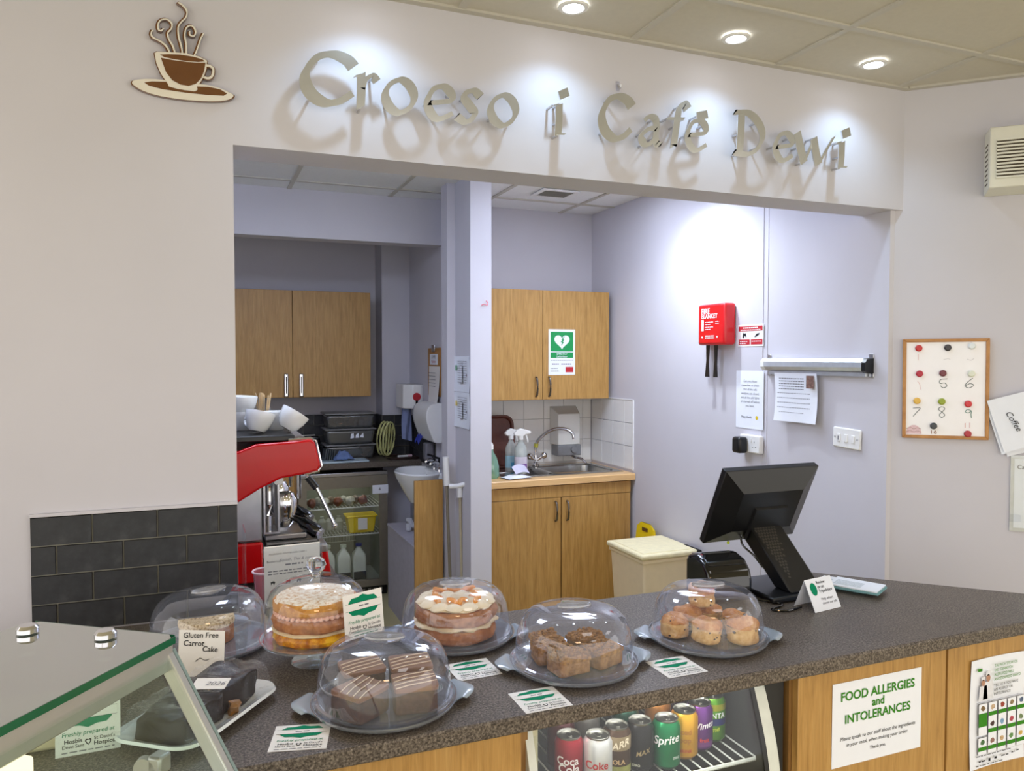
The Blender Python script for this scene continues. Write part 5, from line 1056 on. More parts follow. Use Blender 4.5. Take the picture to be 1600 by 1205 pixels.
# ================================================================== GLASS DISPLAY CASE
# local frame: +x = outwards to the customers, +y = along the case away from the camera; origin at the far right top corner on the floor
CA = math.radians(-36.0)
t = thing('display_case', 'glass display case with a green edged glass top at lower left', 'display case', (-0.790, -1.106, 0.0), (0, 0, CA))
TOPZ = 1.250; LEN = 1.10; WID = 0.248
glass_poly = [(-WID, -LEN), (0.006, -LEN), (0.006, -0.012), (-0.006, 0.0), (-WID+0.02, 0.0), (-WID, -0.02)]
obj('glass_top', MB().prism(glass_poly, TOPZ-0.010, TOPZ), [TINTG], t, smooth=False)
obj('glass_top_edge', MB().box(0.0062, 0.0075, -LEN, -0.004, TOPZ-0.010, TOPZ).box(-WID+0.01, 0.002, 0.0002, 0.0014, TOPZ-0.010, TOPZ), GEDGE, t, smooth=False)
ALU = mat('satin_aluminium', (192, 193, 192), 0.35, 0.7, var=0.03)
obj('top_rail', B(-0.020, 0.002, -LEN, -0.002, TOPZ-0.048, TOPZ-0.011), ALU, t, bev=0.002)
obj('rear_rail', B(-WID, -WID+0.02, -LEN, -0.01, TOPZ-0.040, TOPZ-0.011), ALU, t, bev=0.002)
for (x, y) in ((-0.205, -0.045), (-0.082, -0.035)):
    obj('glass_cap', MB().lathe([(0, 0.012), (0.011, 0.012), (0.0145, 0.008), (0.0145, 0.002), (0.0, 0.0)], 20), CHROME, t, (x, y, TOPZ))
    obj('cap_stem', MB().cyl((x, y, TOPZ-0.03), (x, y, TOPZ-0.010), 0.010, 12), STEEL, t)
LEAN = math.radians(31.0); GH = 0.46; nx, nz = math.sin(LEAN), -math.cos(LEAN)
def slope_box(y0, y1, s0, s1, th):   # a slab lying in the sloped front plane
    ax, az = math.cos(LEAN), math.sin(LEAN); mb = MB(); q = []
    for y in (y0, y1):
        for s, h_ in ((s0, 0), (s1, 0), (s1, -th), (s0, -th)): q.append((0.0+nx*s+ax*h_, y, TOPZ-0.020+nz*s+az*h_))
    mb.add(q, [(0,1,2,3),(7,6,5,4),(0,4,5,1),(1,5,6,2),(2,6,7,3),(3,7,4,0)]); return mb
obj('front_glass', slope_box(-LEN, -0.012, 0.01, GH, 0.005), CASEG, t, smooth=False)
obj('corner_post', slope_box(-0.014, -0.001, 0.0, GH, 0.022), ALU, t, bev=0.002)
obj('post_glass_edge', slope_box(-0.001, 0.004, 0.0, GH, 0.008), mat('glass_edge_grey', (128, 148, 148), 0.2), t, smooth=False)
xb = nx*GH; zb = TOPZ-0.02+nz*GH
obj('end_glass', MB().prism([(-WID, TOPZ-0.05), (-0.02, TOPZ-0.05), (xb-0.03, zb), (-WID, zb)], -0.010, -0.006, 'y'), CASEG, t, smooth=False)
kn = obj('glass_clamp', MB().lathe([(0, 0.008), (0.018, 0.008), (0.020, 0.0), (0, 0)], 24), mat('clamp_grey', (176, 176, 172), 0.35, 0.6), t, (-0.022, -0.028, 1.068), (PI/2, 0, 0))
obj('clamp_block', B(-0.018, 0.004, -0.036, -0.011, 1.062, 1.090), MATS['clamp_grey'], t, bev=0.004)
obj('lower_frame', MB().box(-WID, xb+0.01, -LEN, 0.0, zb-0.05, zb), ALU, t, smooth=False)
obj('base', B(-WID, xb, -LEN, 0.0, 0.0, zb-0.051), mat('case_base', (120, 118, 116), 0.5), t, smooth=False)
obj('lamp_housing', B(-0.045, -0.021, -LEN+0.05, -0.236, TOPZ-0.052, TOPZ-0.014), ALU, t, bev=0.002)
obj('lamp_tube', B(-0.045, 0.004, -LEN+0.06, -0.238, TOPZ-0.090, TOPZ-0.0525), emis('case_lamp', (255, 234, 190), 1.2), t, bev=0.004)

# ================================================================== CAKES ON THE COUNTER
CZ = COUNTER_Z+0.0006
tray_prof = [(0.0, 0.010), (0.128, 0.010), (0.133, 0.012), (0.143, 0.013), (0.1475, 0.0165), (0.1495, 0.0165), (0.1485, 0.012), (0.142, 0.006), (0.132, 0.002), (0.0, 0.002)]
tray_me = MB().lathe(tray_prof, 56).mesh('plate', TRAY)
def ear_fn(u, v):
    vv = (v-.5)*2; wd = 0.050*(1-0.22*u*u); x = 0.138+0.048*u*(1-0.45*vv*vv); return (x, vv*wd, 0.011+0.010*math.sin(u*2.4)-0.004*vv*vv*u)
mb = MB(); mb.grid(ear_fn, 8, 10); mb.grid(lambda u, v: tuple(a-b for a, b in zip(ear_fn(u, v), (0, 0, 0.002))), 8, 10)
ear_me = mb.mesh('ear', mat('tray_handle', (158, 170, 180), 0.2, 0.0, var=0.02, coat=0.6))
dome_prof = [(0.1405, 0.0), (0.1405, 0.006), (0.1365, 0.008), (0.1358, 0.030), (0.1335, 0.056), (0.128, 0.078), (0.118, 0.096), (0.102, 0.109), (0.080, 0.1165), (0.054, 0.1205), (0.034, 0.1220), (0.0, 0.1225)]
dome_me = MB().lathe(dome_prof, 64).mesh('shell', CLEAR, ang=60)
grip_m = glass('grip_plastic', (222, 224, 230), base=0.10, edge=0.7, rough=0.12, haze=0.35, hazecol=(190, 190, 192))
mb = MB()
mb.lathe([(1.0, 0.0), (0.97, 0.0035), (0.90, 0.002), (0.80, -0.004), (0.45, -0.011), (0.0, -0.012)], 40, sx=0.043, sy=0.021)
grip_rim_me = mb.mesh('grip_well', grip_m)
grip_bar_me = MB().prism([(-0.042, -0.002), (0.042, -0.002), (0.036, 0.006), (-0.036, 0.006)], -0.0025, 0.0025, 'y').mesh('grip_bar', grip_m)
def tray_and_dome(x, y, rz, tray_label, dome_label, grip_rz=0.0):
    t = thing('cake_tray', tray_label, 'tray', (x, y, CZ), (0, 0, rz), 'plastic cake trays on the counter')
    inst('plate', tray_me, t); inst('handle', ear_me, t); inst('handle', ear_me, t, None, (0, 0, PI))
    d = thing('cake_dome', dome_label, 'cake dome', (x, y, CZ+0.0168), (0, 0, grip_rz), 'clear plastic cake domes')
    inst('shell', dome_me, d); inst('grip_well', grip_rim_me, d, (0, 0, 0.1230)); inst('grip_bar', grip_bar_me, d, (0, 0, 0.1235))
FZ = CZ+0.0112  # food level on a tray
D1, D3, D4, D5, D6 = (-0.737, -0.252), (-0.152, -0.425), (-0.405, -0.735), (0.048, -0.697), (0.437, -0.676)
tray_and_dome(*D1, 1.2, 'cake tray at the back left by the black tiles', 'cake dome at the back left over a single carrot cake slice', 0.3)
tray_and_dome(*D3, -0.35, 'cake tray holding the orange topped sponge', 'cake dome over the orange topped sponge', -0.2)
tray_and_dome(*D4, -0.15, 'cake tray holding the chocolate squares', 'cake dome nearest the camera over four chocolate squares', -0.38)
tray_and_dome(*D5, -0.20, 'cake tray holding the crumble squares', 'cake dome over the golden crumble squares', -0.15)
tray_and_dome(*D6, -0.42, 'cake tray holding the fruit scones', 'cake dome furthest right over the fruit scones', -0.3)

SPONGE = ramp_mat('sponge_brown', [(0.3, (142, 84, 44)), (0.55, (178, 114, 66)), (0.75, (196, 138, 88))], 60, 0.85, bump=0.5)
SPONGEG = ramp_mat('sponge_gold', [(0.3, (168, 100, 36)), (0.6, (206, 146, 66)), (0.8, (226, 176, 100))], 70, 0.85, bump=0.5)
CREAM = mat('buttercream', (246, 228, 190), 0.6, var=0.05, scale=50, bump=0.2, bscale=80)
PINKC = mat('pink_cream', (232, 182, 160), 0.6, var=0.05, bump=0.2, bscale=80)
SUGAR = ramp_mat('icing_sugar', [(0.36, (196, 146, 96)), (0.47, (226, 206, 180)), (0.62, (240, 232, 220))], 110, 0.9, bump=0.3)
CURD = ramp_mat('lemon_curd_sponge', [(0.40, (176, 98, 24)), (0.52, (224, 150, 22)), (0.62, (246, 192, 28))], 28, 0.35)
ORANGE = mat('orange_segment', (244, 160, 44), 0.3, var=0.1)
CHOC = ramp_mat('chocolate_sponge', [(0.3, (54, 34, 24)), (0.6, (84, 56, 40)), (0.8, (108, 76, 56))], 110, 0.85, bump=0.6)
CHOCT = mat('chocolate_top', (134, 94, 66), 0.35, var=0.06, scale=25, bump=0.1)
DRIZ = mat('white_drizzle', (236, 214, 184), 0.5, var=0.02)
DCHOC = mat('dark_chocolate', (30, 16, 12), 0.5, var=0.15, scale=40, bump=0.4, bscale=60)
CRUM = ramp_mat('crumble', [(0.3, (92, 58, 20)), (0.5, (146, 98, 40)), (0.7, (186, 136, 66))], 90, 0.9, bump=0.8)
CRUMB_B = ramp_mat('crumble_base', [(0.3, (98, 64, 34)), (0.5, (142, 100, 58)), (0.62, (166, 124, 78)), (0.8, (80, 40, 30))], 50, 0.85, bump=0.4)
def wob(r, z, amp, seed, fr=6):
    return amp*noise.noise(Vector((seed, z*20, 0)))
def round_layer(mb, c, r, z0, z1, seed, n=48, bulge=0.006, amp=0.004, mi=0):
    prof = [(0, z0), (r*0.96, z0), (r+bulge*0.6, z0+(z1-z0)*0.2), (r+bulge, z0+(z1-z0)*0.55), (r+bulge*0.3, z0+(z1-z0)*0.85), (r*0.965, z1), (0, z1)]
    m0 = len(mb.v); mb.lathe(prof, n, c, mi)
    for i in range(m0, len(mb.v)):
        v = Vector(mb.v[i]); d = Vector((v.x-c[0], v.y-c[1], 0)); 
        if d.length > r*0.5:
            k = 1+amp/r*2*noise.noise(Vector((v.x*30, v.y*30, v.z*40+seed))); mb.v[i] = (c[0]+d.x*k, c[1]+d.y*k, v.z+amp*0.5*noise.noise(Vector((v.x*40, v.y*40, seed))))
    return mb
# carrot cake slice
t = thing('carrot_cake', 'half a pale iced carrot cake flecked with spice under the back left dome', 'cake', (D1[0]-0.005, D1[1]+0.02, FZ), (0, 0, 0.5))
def sector(mb, r, z0, z1, a0, a1): mb.lathe([(0, z0), (r, z0), (r*1.01, (z0+z1)/2), (r*0.98, z1), (0, z1)], 24, a0=a0, a1=a1, caps=True)
mb = MB(); sector(mb, 0.064, 0, 0.040, 2.6, 5.9); obj('sponge', mb, SPONGE, t)
mb = MB(); sector(mb, 0.066, 0.0405, 0.056, 2.6, 5.9); obj('icing', mb, ramp_mat('flecked_icing', [(0.36, (120, 84, 40)), (0.46, (214, 186, 138)), (0.6, (236, 216, 176))], 140, 0.8, bump=0.3), t)
# layer cake on glass stand
SX, SY = -0.502, -0.442
t = thing('glass_cake_stand', 'clear glass pedestal cake stand', 'cake stand', (SX, SY, CZ))
obj('foot', MB().lathe([(0.0, 0.004), (0.030, 0.006), (0.056, 0.003), (0.059, 0.0), (0.0, 0.0)], 40), glass('stand_glass', (244, 250, 252), base=0.08, edge=0.85, rough=0.02, power=2.0, haze=0.06), t)
obj('stem', MB().lathe([(0.024, 0.006), (0.014, 0.012), (0.013, 0.022), (0.019, 0.030), (0.015, 0.036), (0.022, 0.046), (0.04, 0.052)], 32), MATS['stand_glass'], t)
obj('plate', MB().lathe([(0.0, 0.052), (0.118, 0.052), (0.126, 0.055), (0.130, 0.062), (0.1275, 0.062), (0.122, 0.058), (0.0, 0.057)], 56), MATS['stand_glass'], t)
SZ = CZ+0.0576
t = thing('glass_dome', 'clear glass dome with a round glass knob over the layer cake', 'cake dome', (SX, SY, SZ+0.0005))
obj('shell', MB().lathe([(0.119, 0.0), (0.1195, 0.01), (0.118, 0.055), (0.1145, 0.085), (0.104, 0.108), (0.085, 0.125), (0.058, 0.136), (0.030, 0.140), (0.012, 0.142)], 64), GLASSM, t, ang=60)
obj('knob', MB().lathe([(0.012, 0.140), (0.010, 0.146), (0.011, 0.150), (0.020, 0.158), (0.0235, 0.168), (0.020, 0.179), (0.010, 0.186), (0.0, 0.1875)], 32), mat('knob_glass', (235, 240, 245), 0.03, var=0, trans=1.0), t)
t = thing('layer_cake', 'three layer sponge cake with pink and yellow fillings on the glass stand', 'cake', (SX-0.002, SY, SZ+0.0003))
obj('lemon_layer', round_layer(MB(), (0, 0, 0), 0.092, 0.0, 0.026, 1), CURD, t)
obj('cream_layer', round_layer(MB(), (0, 0, 0), 0.094, 0.0255, 0.033, 2, amp=0.003), CREAM, t)
obj('middle_layer', round_layer(MB(), (0, 0, 0), 0.093, 0.0325, 0.062, 3), SPONGE, t)
obj('pink_filling', round_layer(MB(), (0, 0, 0), 0.088, 0.0615, 0.070, 4), PINKC, t)
pip = MB().ball((0, 0, 0), 0.0062, 8, sz=0.8).mesh('piped_swirl', PINKC)
for i in range(44): a = 2*PI*i/44; inst('piped_swirl', pip, t, (0.0905*math.cos(a), 0.0905*math.sin(a), 0.066), (0.5, 0.2, a))
obj('top_layer', round_layer(MB(), (0, 0, 0), 0.093, 0.0695, 0.098, 5, bulge=0.004), SPONGEG, t)
mb = MB(); mb.lathe([(0.0, 0.1035), (0.05, 0.103), (0.085, 0.1005), (0.0935, 0.094), (0.092, 0.090)], 48); obj('sugar_dusting', mb, SUGAR, t)
# orange sponge under dome 3
t = thing('orange_sponge_cake', 'two layer brown sponge topped with cream swirls and orange segments', 'cake', (D3[0], D3[1], FZ))
obj('bottom_layer', round_layer(MB(), (0, 0, 0), 0.099, 0.0, 0.033, 7, bulge=0.004), SPONGE, t)
obj('cream_layer', round_layer(MB(), (0, 0, 0), 0.097, 0.0325, 0.044, 8, amp=0.008), CREAM, t)
obj('top_layer', round_layer(MB(), (0, 0, 0), 0.100, 0.0435, 0.080, 9, bulge=0.004), SPONGE, t)
obj('cream_top', round_layer(MB(), (0, 0, 0), 0.088, 0.0795, 0.086, 10, amp=0.004), CREAM, t)
mb = MB()
for k in range(3): mb.lathe([(0.020-0.006*k, 0.004*k), (0.021-0.006*k, 0.004*k+0.003), (0.014-0.005*k, 0.004*k+0.0065)], 12)
mb.lathe([(0.022, 0), (0.024, 0.004), (0.018, 0.010), (0.010, 0.014), (0, 0.016)], 12)
sw = mb.mesh('cream_swirl', CREAM)
for i in range(13): a = 2*PI*i/13; inst('cream_swirl', sw, t, (0.078*math.cos(a), 0.078*math.sin(a), 0.083), (0.1*math.sin(i), 0.1*math.cos(i*2), a*3))
seg = MB().tube(smooth_path([(-0.016, 0, 0), (-0.008, 0.007, 0.002), (0.008, 0.007, 0.002), (0.016, 0, 0)], 4), [0.002]+[0.006]*11+[0.002], 8).mesh('orange_segment', ORANGE)
for i in range(7): a = 2*PI*i/7; inst('cream_swirl', sw, t, (0.040*math.cos(a), 0.040*math.sin(a), 0.083), (0.1, 0.1*math.cos(i*2), a*2))
inst('cream_swirl', sw, t, (0, 0, 0.084))
for i in range(11): a = 2*PI*i/11+0.2; rr = 0.060+0.012*math.sin(i*2.3); inst('orange_segment', seg, t, (rr*math.cos(a), rr*math.sin(a), 0.0955), (0.3*math.sin(i), 0.2*math.cos(i), a+PI/2+0.8*math.sin(i*1.7)))
# chocolate squares
def block(w_, d_, h_, seed, amp=0.004, n=8, fr=25, top_amp=None):
    mb = MB(); F = []
    for ax in range(3):
        for s in (0, 1):
            def fn(u, v, ax=ax, s=s):
                c = [0, 0, 0]; o = [i for i in range(3) if i != ax]; c[ax] = s; c[o[0]] = u; c[o[1]] = v; return c
            def dp(u, v, fn=fn):
                c = fn(u, v); p = Vector(((c[0]-.5)*w_, (c[1]-.5)*d_, c[2]*h_))
                r_ = 0.15  # soft corners
                q = Vector(((c[0]-.5)*2, (c[1]-.5)*2, (c[2]-.5)*2)); cc = sum(1 for x in q if abs(x) > 0.99)
                k = 1-0.03*(cc-1)
                nn = noise.noise_vector(Vector((p.x*fr+seed*7.3, p.y*fr+seed, p.z*fr)))
                m = amp if (top_amp is None or c[2] < 0.99) else top_amp
                return (p.x*k+nn.x*m, p.y*k+nn.y*m, max(0, p.z*(1 if cc < 2 else 0.985)+nn.z*m*(0 if c[2] < 0.01 else 1)))
            mb.grid(dp, n, n)
    return mb
for i, (x, y, a, lb) in enumerate([(-0.060, -0.052, 0.60, 'chocolate square at the front left under the nearest dome, turned as a diamond'), (0.048, -0.058, -0.12, 'chocolate square at the front right under the nearest dome'), (-0.036, 0.058, 0.05, 'chocolate square at the back left under the nearest dome'), (0.064, 0.040, -0.12, 'chocolate square at the back right under the nearest dome')]):
    t = thing('brownie', lb, 'brownie', (D4[0]+x, D4[1]+y, FZ), (0, 0, a), 'chocolate squares under the nearest dome')
    obj('sponge', block(0.086, 0.078, 0.046, i+3, 0.0025), CHOC, t, sub=1); 
    o = obj('chocolate_top', block(0.089, 0.081, 0.011, i+13, 0.0012), CHOCT, t, (0, 0, 0.0445), sub=1)
    for k in range(4):
        y0 = -0.030+k*0.017; obj('drizzle', MB().tube([(-0.042, y0-0.010, 0.0563), (-0.014, y0+0.0, 0.0570), (0.016, y0+0.006, 0.0570), (0.042, y0+0.014+0.004*math.sin(k*2), 0.0562)], 0.0011, 6), DRIZ, t)
# crumble squares
for i, (x, y, a, s, lb) in enumerate([(-0.040, -0.052, 0.10, 1.0, 'golden crumble square at the front left of its dome'), (0.052, -0.040, 0.35, 1.0, 'golden crumble square at the front right of its dome'), (-0.052, 0.020, -0.1, 1.0, 'golden crumble square in the middle left of its dome'), (0.050, 0.040, 0.3, 0.95, 'golden crumble square at the back right of its dome'), (-0.040, 0.074, 0.05, 0.80, 'golden crumble square at the back left of its dome')]):
    t = thing('crumble_square', lb, 'cake slice', (D5[0]+x, D5[1]+y, FZ), (0, 0, a), 'golden crumble squares')
    obj('base', block(0.078*s, 0.064*s, 0.030, i+33, 0.003), CRUMB_B, t, sub=1)
    mb = block(0.080*s, 0.066*s, 0.012, i+43, 0.003); mb.v = [(x_, y_, z_+0.028) for x_, y_, z_ in mb.v]
    for k in range(90):
        px, py = random.uniform(-.038, .038)*s, random.uniform(-.031, .031)*s; mb.ball((px, py, 0.040+random.uniform(-0.002, 0.003)), random.uniform(0.003, 0.0075), 6, disp=0.3, seed=k, sz=0.75)
    obj('crumble_topping', mb, CRUM, t)['kind'] = 'stuff'
# scones
SCONE = ramp_mat('scone_crust', [(0.3, (160, 88, 34)), (0.5, (200, 134, 64)), (0.7, (226, 178, 116))], 34, 0.6, bump=0.25)
SCONES = ramp_mat('scone_side', [(0.3, (184, 130, 62)), (0.5, (216, 170, 104)), (0.7, (234, 200, 142))], 50, 0.8, bump=0.4)
RAIS = mat('raisin', (58, 34, 26), 0.5, var=0.2)
raisin_me = MB().ball((0, 0, 0), 0.0038, 8, disp=0.3, seed=2).mesh('raisin', RAIS)
for i, (x, y, z, rx, ry, sc, lb) in enumerate([(-0.080, 0.028, 0.0, 0, 0, 1.04, 'fruit scone at the far left of the scone dome'), (-0.036, -0.040, 0.0, 0, 0, 1.08, 'fruit scone second from the left at the front of the scone dome'), (0.050, -0.072, 0.0, 0, 0, 1.18, 'large fruit scone at the very front of the scone dome'), (0.088, 0.006, 0.0, 0, 0, 0.98, 'fruit scone at the right side of the scone dome'),
        (-0.014, 0.064, 0.0, 0, 0, 1.08, 'fruit scone in the middle at the back of the scone dome'), (0.058, 0.074, 0.0, 0, 0, 0.96, 'fruit scone lying under the topmost scone'), (0.024, 0.060, 0.0560, 0, 0, 1.0, 'fruit scone resting on top of the others')]):
    t = thing('scone', lb, 'scone', (D6[0]+x, D6[1]+y, FZ+z+(0.003 if i in (1, 6) else 0)), (0.10 if i == 1 else 0.12 if i == 6 else 0, 0, i*0.9), 'fruit scones under the right dome'); t.scale = (sc, sc, sc)
    r = 0.034
    mb = MB(); mb.lathe([(0, 0.0), (r*0.88, 0.0), (r*0.99, 0.006), (r*1.0, 0.016), (r*0.95, 0.026), (r*1.02, 0.033), (r*0.98, 0.036)], 28)
    for k in range(len(mb.v)):
        v = Vector(mb.v[k]); nn = noise.noise(Vector((v.x*55+i*5, v.y*55, v.z*90))); f_ = 1+0.20*nn; mb.v[k] = (v.x*f_, v.y*f_, v.z)
    obj('side', mb, SCONES, t, sub=1)
    mb = MB(); mb.lathe([(r*1.0, 0.034), (r*0.99, 0.041), (r*0.80, 0.048), (r*0.45, 0.052), (0, 0.053)], 28)
    for k in range(len(mb.v)):
        v = Vector(mb.v[k]); nn = noise.noise(Vector((v.x*50+i*5, v.y*50, v.z*30+9))); f_ = 1+0.16*nn; mb.v[k] = (v.x*f_, v.y*f_, v.z+0.009*nn)
    obj('crust', mb, SCONE, t, sub=1)
    for k in range(13):
        a = random.uniform(0, 2*PI); zz = random.uniform(0.006, 0.048); rr = r*(0.97 if zz < 0.038 else 0.78 if zz < 0.045 else 0.5); sc_ = random.uniform(0.55, 1.15); inst('raisin', raisin_me, t, (rr*math.cos(a), rr*math.sin(a), zz)).scale = (sc_, sc_*0.7, sc_*0.8)
# wrapped chocolate cake on a white plate
PA = math.radians(53)
t = thing('white_plate', 'long white plate with upturned rim at lower left', 'plate', (-0.757, -0.667, CZ), (0, 0, PA))
def ring(w_, h_, r, z): return [(p[0], p[1], z) for p in rrect(w_, h_, r, 6)]
mb = MB(); R_ = [ring(0.20, 0.10, 0.03, 0.0), ring(0.22, 0.12, 0.04, 0.0), ring(0.262, 0.158, 0.05, 0.012), ring(0.300, 0.184, 0.045, 0.020), ring(0.304, 0.188, 0.047, 0.0185), ring(0.298, 0.182, 0.045, 0.0235), ring(0.262, 0.156, 0.05, 0.016), ring(0.222, 0.120, 0.04, 0.005), ring(0.20, 0.10, 0.03, 0.004)]
n = len(R_[0]); vs = [p for r in R_ for p in r]; fs = []
for i in range(len(R_)-1): fs += [(i*n+k, i*n+(k+1) % n, (i+1)*n+(k+1) % n, (i+1)*n+k) for k in range(n)]
fs.append(tuple(range(n))); fs.append(tuple((len(R_)-1)*n+k for k in range(n))); mb.add(vs, fs); obj('dish', mb, CUPM, t)
t = thing('chocolate_cake', 'dark chocolate cake halves wrapped on the white plate', 'cake', (-0.757, -0.667, CZ+0.0052), (0, 0, PA))
obj('cake_half', block(0.125, 0.110, 0.052, 51, 0.012, 12, 22), DCHOC, t, (-0.058, 0.0, 0), (0, 0, 0.05), sub=1); obj('cake_half', block(0.118, 0.100, 0.056, 57, 0.012, 12, 22), DCHOC, t, (0.066, 0.002, 0), (0, 0, -0.04), sub=1)
obj('nut_topping', MB().ball((0, 0, 0), 0.013, 10, disp=0.4, seed=3), mat('nut_gold', (150, 104, 50), 0.4, var=0.3), t, (0.03, -0.055, 0.012))
mb = MB()
def film(u, v):
    x, y = (u-.5)*0.286, (v-.5)*0.170; k = max(abs(x)/0.130, abs(y)/0.060); h_ = 0.066 if k < 1 else max(0.024, 0.066-0.075*(k-1)/0.16*0.9)
    return (x, y, CZ*0+h_+0.006*noise.noise(Vector((x*40, y*40, 5)))+0.006*abs(noise.noise(Vector((x*120+y*60, y*50-x*30, 2)))))
mb.grid(film, 44, 30); o = obj('cling_film', mb, FILM, None, (-0.757, -0.667, CZ+0.0045), (0, 0, PA)); tag(o, 'crinkled clear film wrapped over the chocolate cake', 'cling film')
t = page('date_label', 'small cream paper label with a written date on the wrapped cake', 'label', (-0.738, -0.690, CZ+0.0775), -0.35, 0.066, 0.040, PAPERC, lean=-PI/2+0.12)
text(t, '2026', 0.010, -0.002, INKG, size=0.019, shear=0.2)

# ---- printed hospice tags: one prototype, copied
TAGW, TAGH = 0.104, 0.100
def make_tag():
    p = page('cake_tag', 'x', 'tag', (0, 0, 0), 0, TAGW, TAGH, PAPERC, t=0.0007, group='green plaque cake tags')
    pl = [(-0.038, 0.032), (-0.030, 0.040), (-0.014, 0.041), (0.0, 0.046), (0.014, 0.041), (0.030, 0.040), (0.038, 0.032), (0.042, 0.022), (0.038, 0.010), (0.030, 0.002), (0.014, 0.001), (0.0, -0.004), (-0.014, 0.001), (-0.030, 0.002), (-0.038, 0.010), (-0.042, 0.022)]
    printed(p, 'green_plaque', pl, TEAL, -0.0006); printed(p, 'name_band', rect(-0.047, 0.047, 0.013, 0.029), PAPERC, -0.0009)
    printed(p, 'band_line', rect(-0.047, 0.047, 0.0127, 0.0132), INK, -0.0011); printed(p, 'band_line', rect(-0.047, 0.047, 0.0288, 0.0293), INK, -0.0011)
    lines(p, [(-0.012, 0.014, 0.0195, 0.003)], INKG, -0.0011)
    text(p, 'Freshly prepared at', 0, -0.0125, TEAL, width=0.084, shear=0.15, y=-0.0008)
    text(p, 'Hosbis', -0.024, -0.025, INK, size=0.0105, bold=0.008, y=-0.0008); text(p, 'Dewi Sant', -0.024, -0.034, INK, size=0.0085, y=-0.0008)
    text(p, "St David's", 0.026, -0.025, INK, size=0.0085, y=-0.0008); text(p, 'Hospice', 0.026, -0.034, INK, size=0.0105, bold=0.008, y=-0.0008)
    hp = [(0.0006*14*math.sin(2*PI*k/24)**3*0.62, -0.029+0.0006*(13*math.cos(2*PI*k/24)-5*math.cos(4*PI*k/24)-2*math.cos(6*PI*k/24))*0.7) for k in range(24)]
    printed(p, 'heart_logo', hp, INK, -0.0008); printed(p, 'heart_gap', [(x_*0.6, -0.029+(z_+0.029)*0.6) for x_, z_ in hp], PAPERC, -0.0010)
    lines(p, [(-0.042, 0.042, -0.0445, 0.0018)], INKG, -0.0008); return p
proto = make_tag(); first = True
def place_tag(loc, rot, label):
    global first
    o = proto if first else copy_tree(proto)
    first = False; o.location = loc; o.rotation_euler = rot; o['label'] = label; return o
FLAT = -PI/2
place_tag((-0.583, -0.815, CZ+0.0002), (FLAT, 0, math.radians(-14)), 'cake tag lying left of the nearest dome with the chocolate squares')
place_tag((-0.178, -0.635, CZ+0.0002), (FLAT, 0, math.radians(2)), 'cake tag lying between the chocolate squares and the orange sponge')
place_tag((-0.100, -0.836, CZ+0.0002), (FLAT, 0, 0.0), 'cake tag at the counter edge in front of the crumble squares')
place_tag((0.262, -0.796, CZ+0.0002), (FLAT, 0, 0.0), 'cake tag at the counter edge in front of the scone dome')
place_tag((-0.410, -0.545, CZ+0.1290), (-0.12, 0, math.radians(22)), 'cake tag standing against the glass dome of the layer cake')
place_tag((-0.945, -0.728, CZ+0.0500), (-0.10, 0, math.radians(2)), 'cake tag standing upright at the far left behind the display case')
# box behind that tag
t = thing('cake_box', 'low cream lidded box behind the leftmost standing tag', 'box', (-1.045, -0.64, CZ))
obj('base', B(-0.10, 0.10, -0.06, 0.06, 0, 0.05), CREAMP, t, bev=0.008); obj('lid', B(-0.105, 0.105, -0.065, 0.065, 0.05, 0.065), MATS['cream_lid'], t, bev=0.005)
# gluten free card
p = page('handwritten_card', 'white card handwritten Gluten Free Carrot Cake in front of the back left dome', 'card', (-0.755, -0.445, CZ+0.0515), math.radians(-26), 0.106, 0.102, PAPERC, t=0.0007, lean=-0.10)
text(p, 'Gluten Free', -0.002, 0.040, INK, size=0.0168, bold=0.008, shear=0.12, rot=-0.03); text(p, 'Carrot', -0.018, 0.022, INK, size=0.0172, bold=0.008, shear=0.12); text(p, 'Cake', 0.020, 0.010, INK, size=0.0172, bold=0.008, shear=0.12)
stroke(p, [(-0.012, -0.017), (-0.002, -0.010), (0.010, -0.014), (0.020, -0.011)], INK, 0.0014, -0.0012, name='flourish')
t = thing('card_clip', 'small black clip holding the handwritten card upright', 'clip', (-0.742, -0.462, CZ), (0, 0, math.radians(-26)))
obj('body', MB().prism([(-0.012, 0), (0.012, 0), (0.009, 0.010), (-0.009, 0.010)], -0.012, 0.010, 'y'), BLACKP, t, bev=0.002); obj('lever', MB().tube([(-0.008, -0.010, 0.008), (0, -0.018, 0.012), (0.008, -0.010, 0.008)], 0.0012, 6), STEEL, t)
# allergen card in acrylic holder and pink tub near the coffee machine
ACR = glass('acrylic', (246, 248, 250), base=0.03, edge=0.6, rough=0.03, haze=0.04)
t = thing('recipe_card_holder', 'clear acrylic holder with a typed cream recipe card', 'card holder', (-0.510, -0.005, CZ), (0, 0, math.radians(4)))
obj('acrylic_front', B(-0.085, 0.085, -0.006, -0.004, 0.0, 0.175), ACR, t, smooth=False); obj('acrylic_foot', B(-0.085, 0.085, -0.004, 0.06, 0.0, 0.003), ACR, t, smooth=False)
obj('card', B(-0.078, 0.078, -0.003, -0.002, 0.004, 0.178), PAPERC, t, smooth=False)
text(t, 'ALLERGENS: SOUP/BOARD CARD 1', -0.012, 0.155, INK, width=0.105, y=-0.0032); text(t, 'Butternut', -0.052, 0.134, INK, size=0.010, y=-0.0032); text(t, 'Squash, Thai & curry', 0.012, 0.136, mat('biro', (110, 106, 120), 0.8, var=0), size=0.0115, shear=0.3, y=-0.0032)
lines(t, [(-0.068, 0.05, 0.104, 0.003), (-0.068, 0.04, 0.096, 0.003), (-0.02, 0.03, 0.12, 0.004)], INKG, -0.0032)
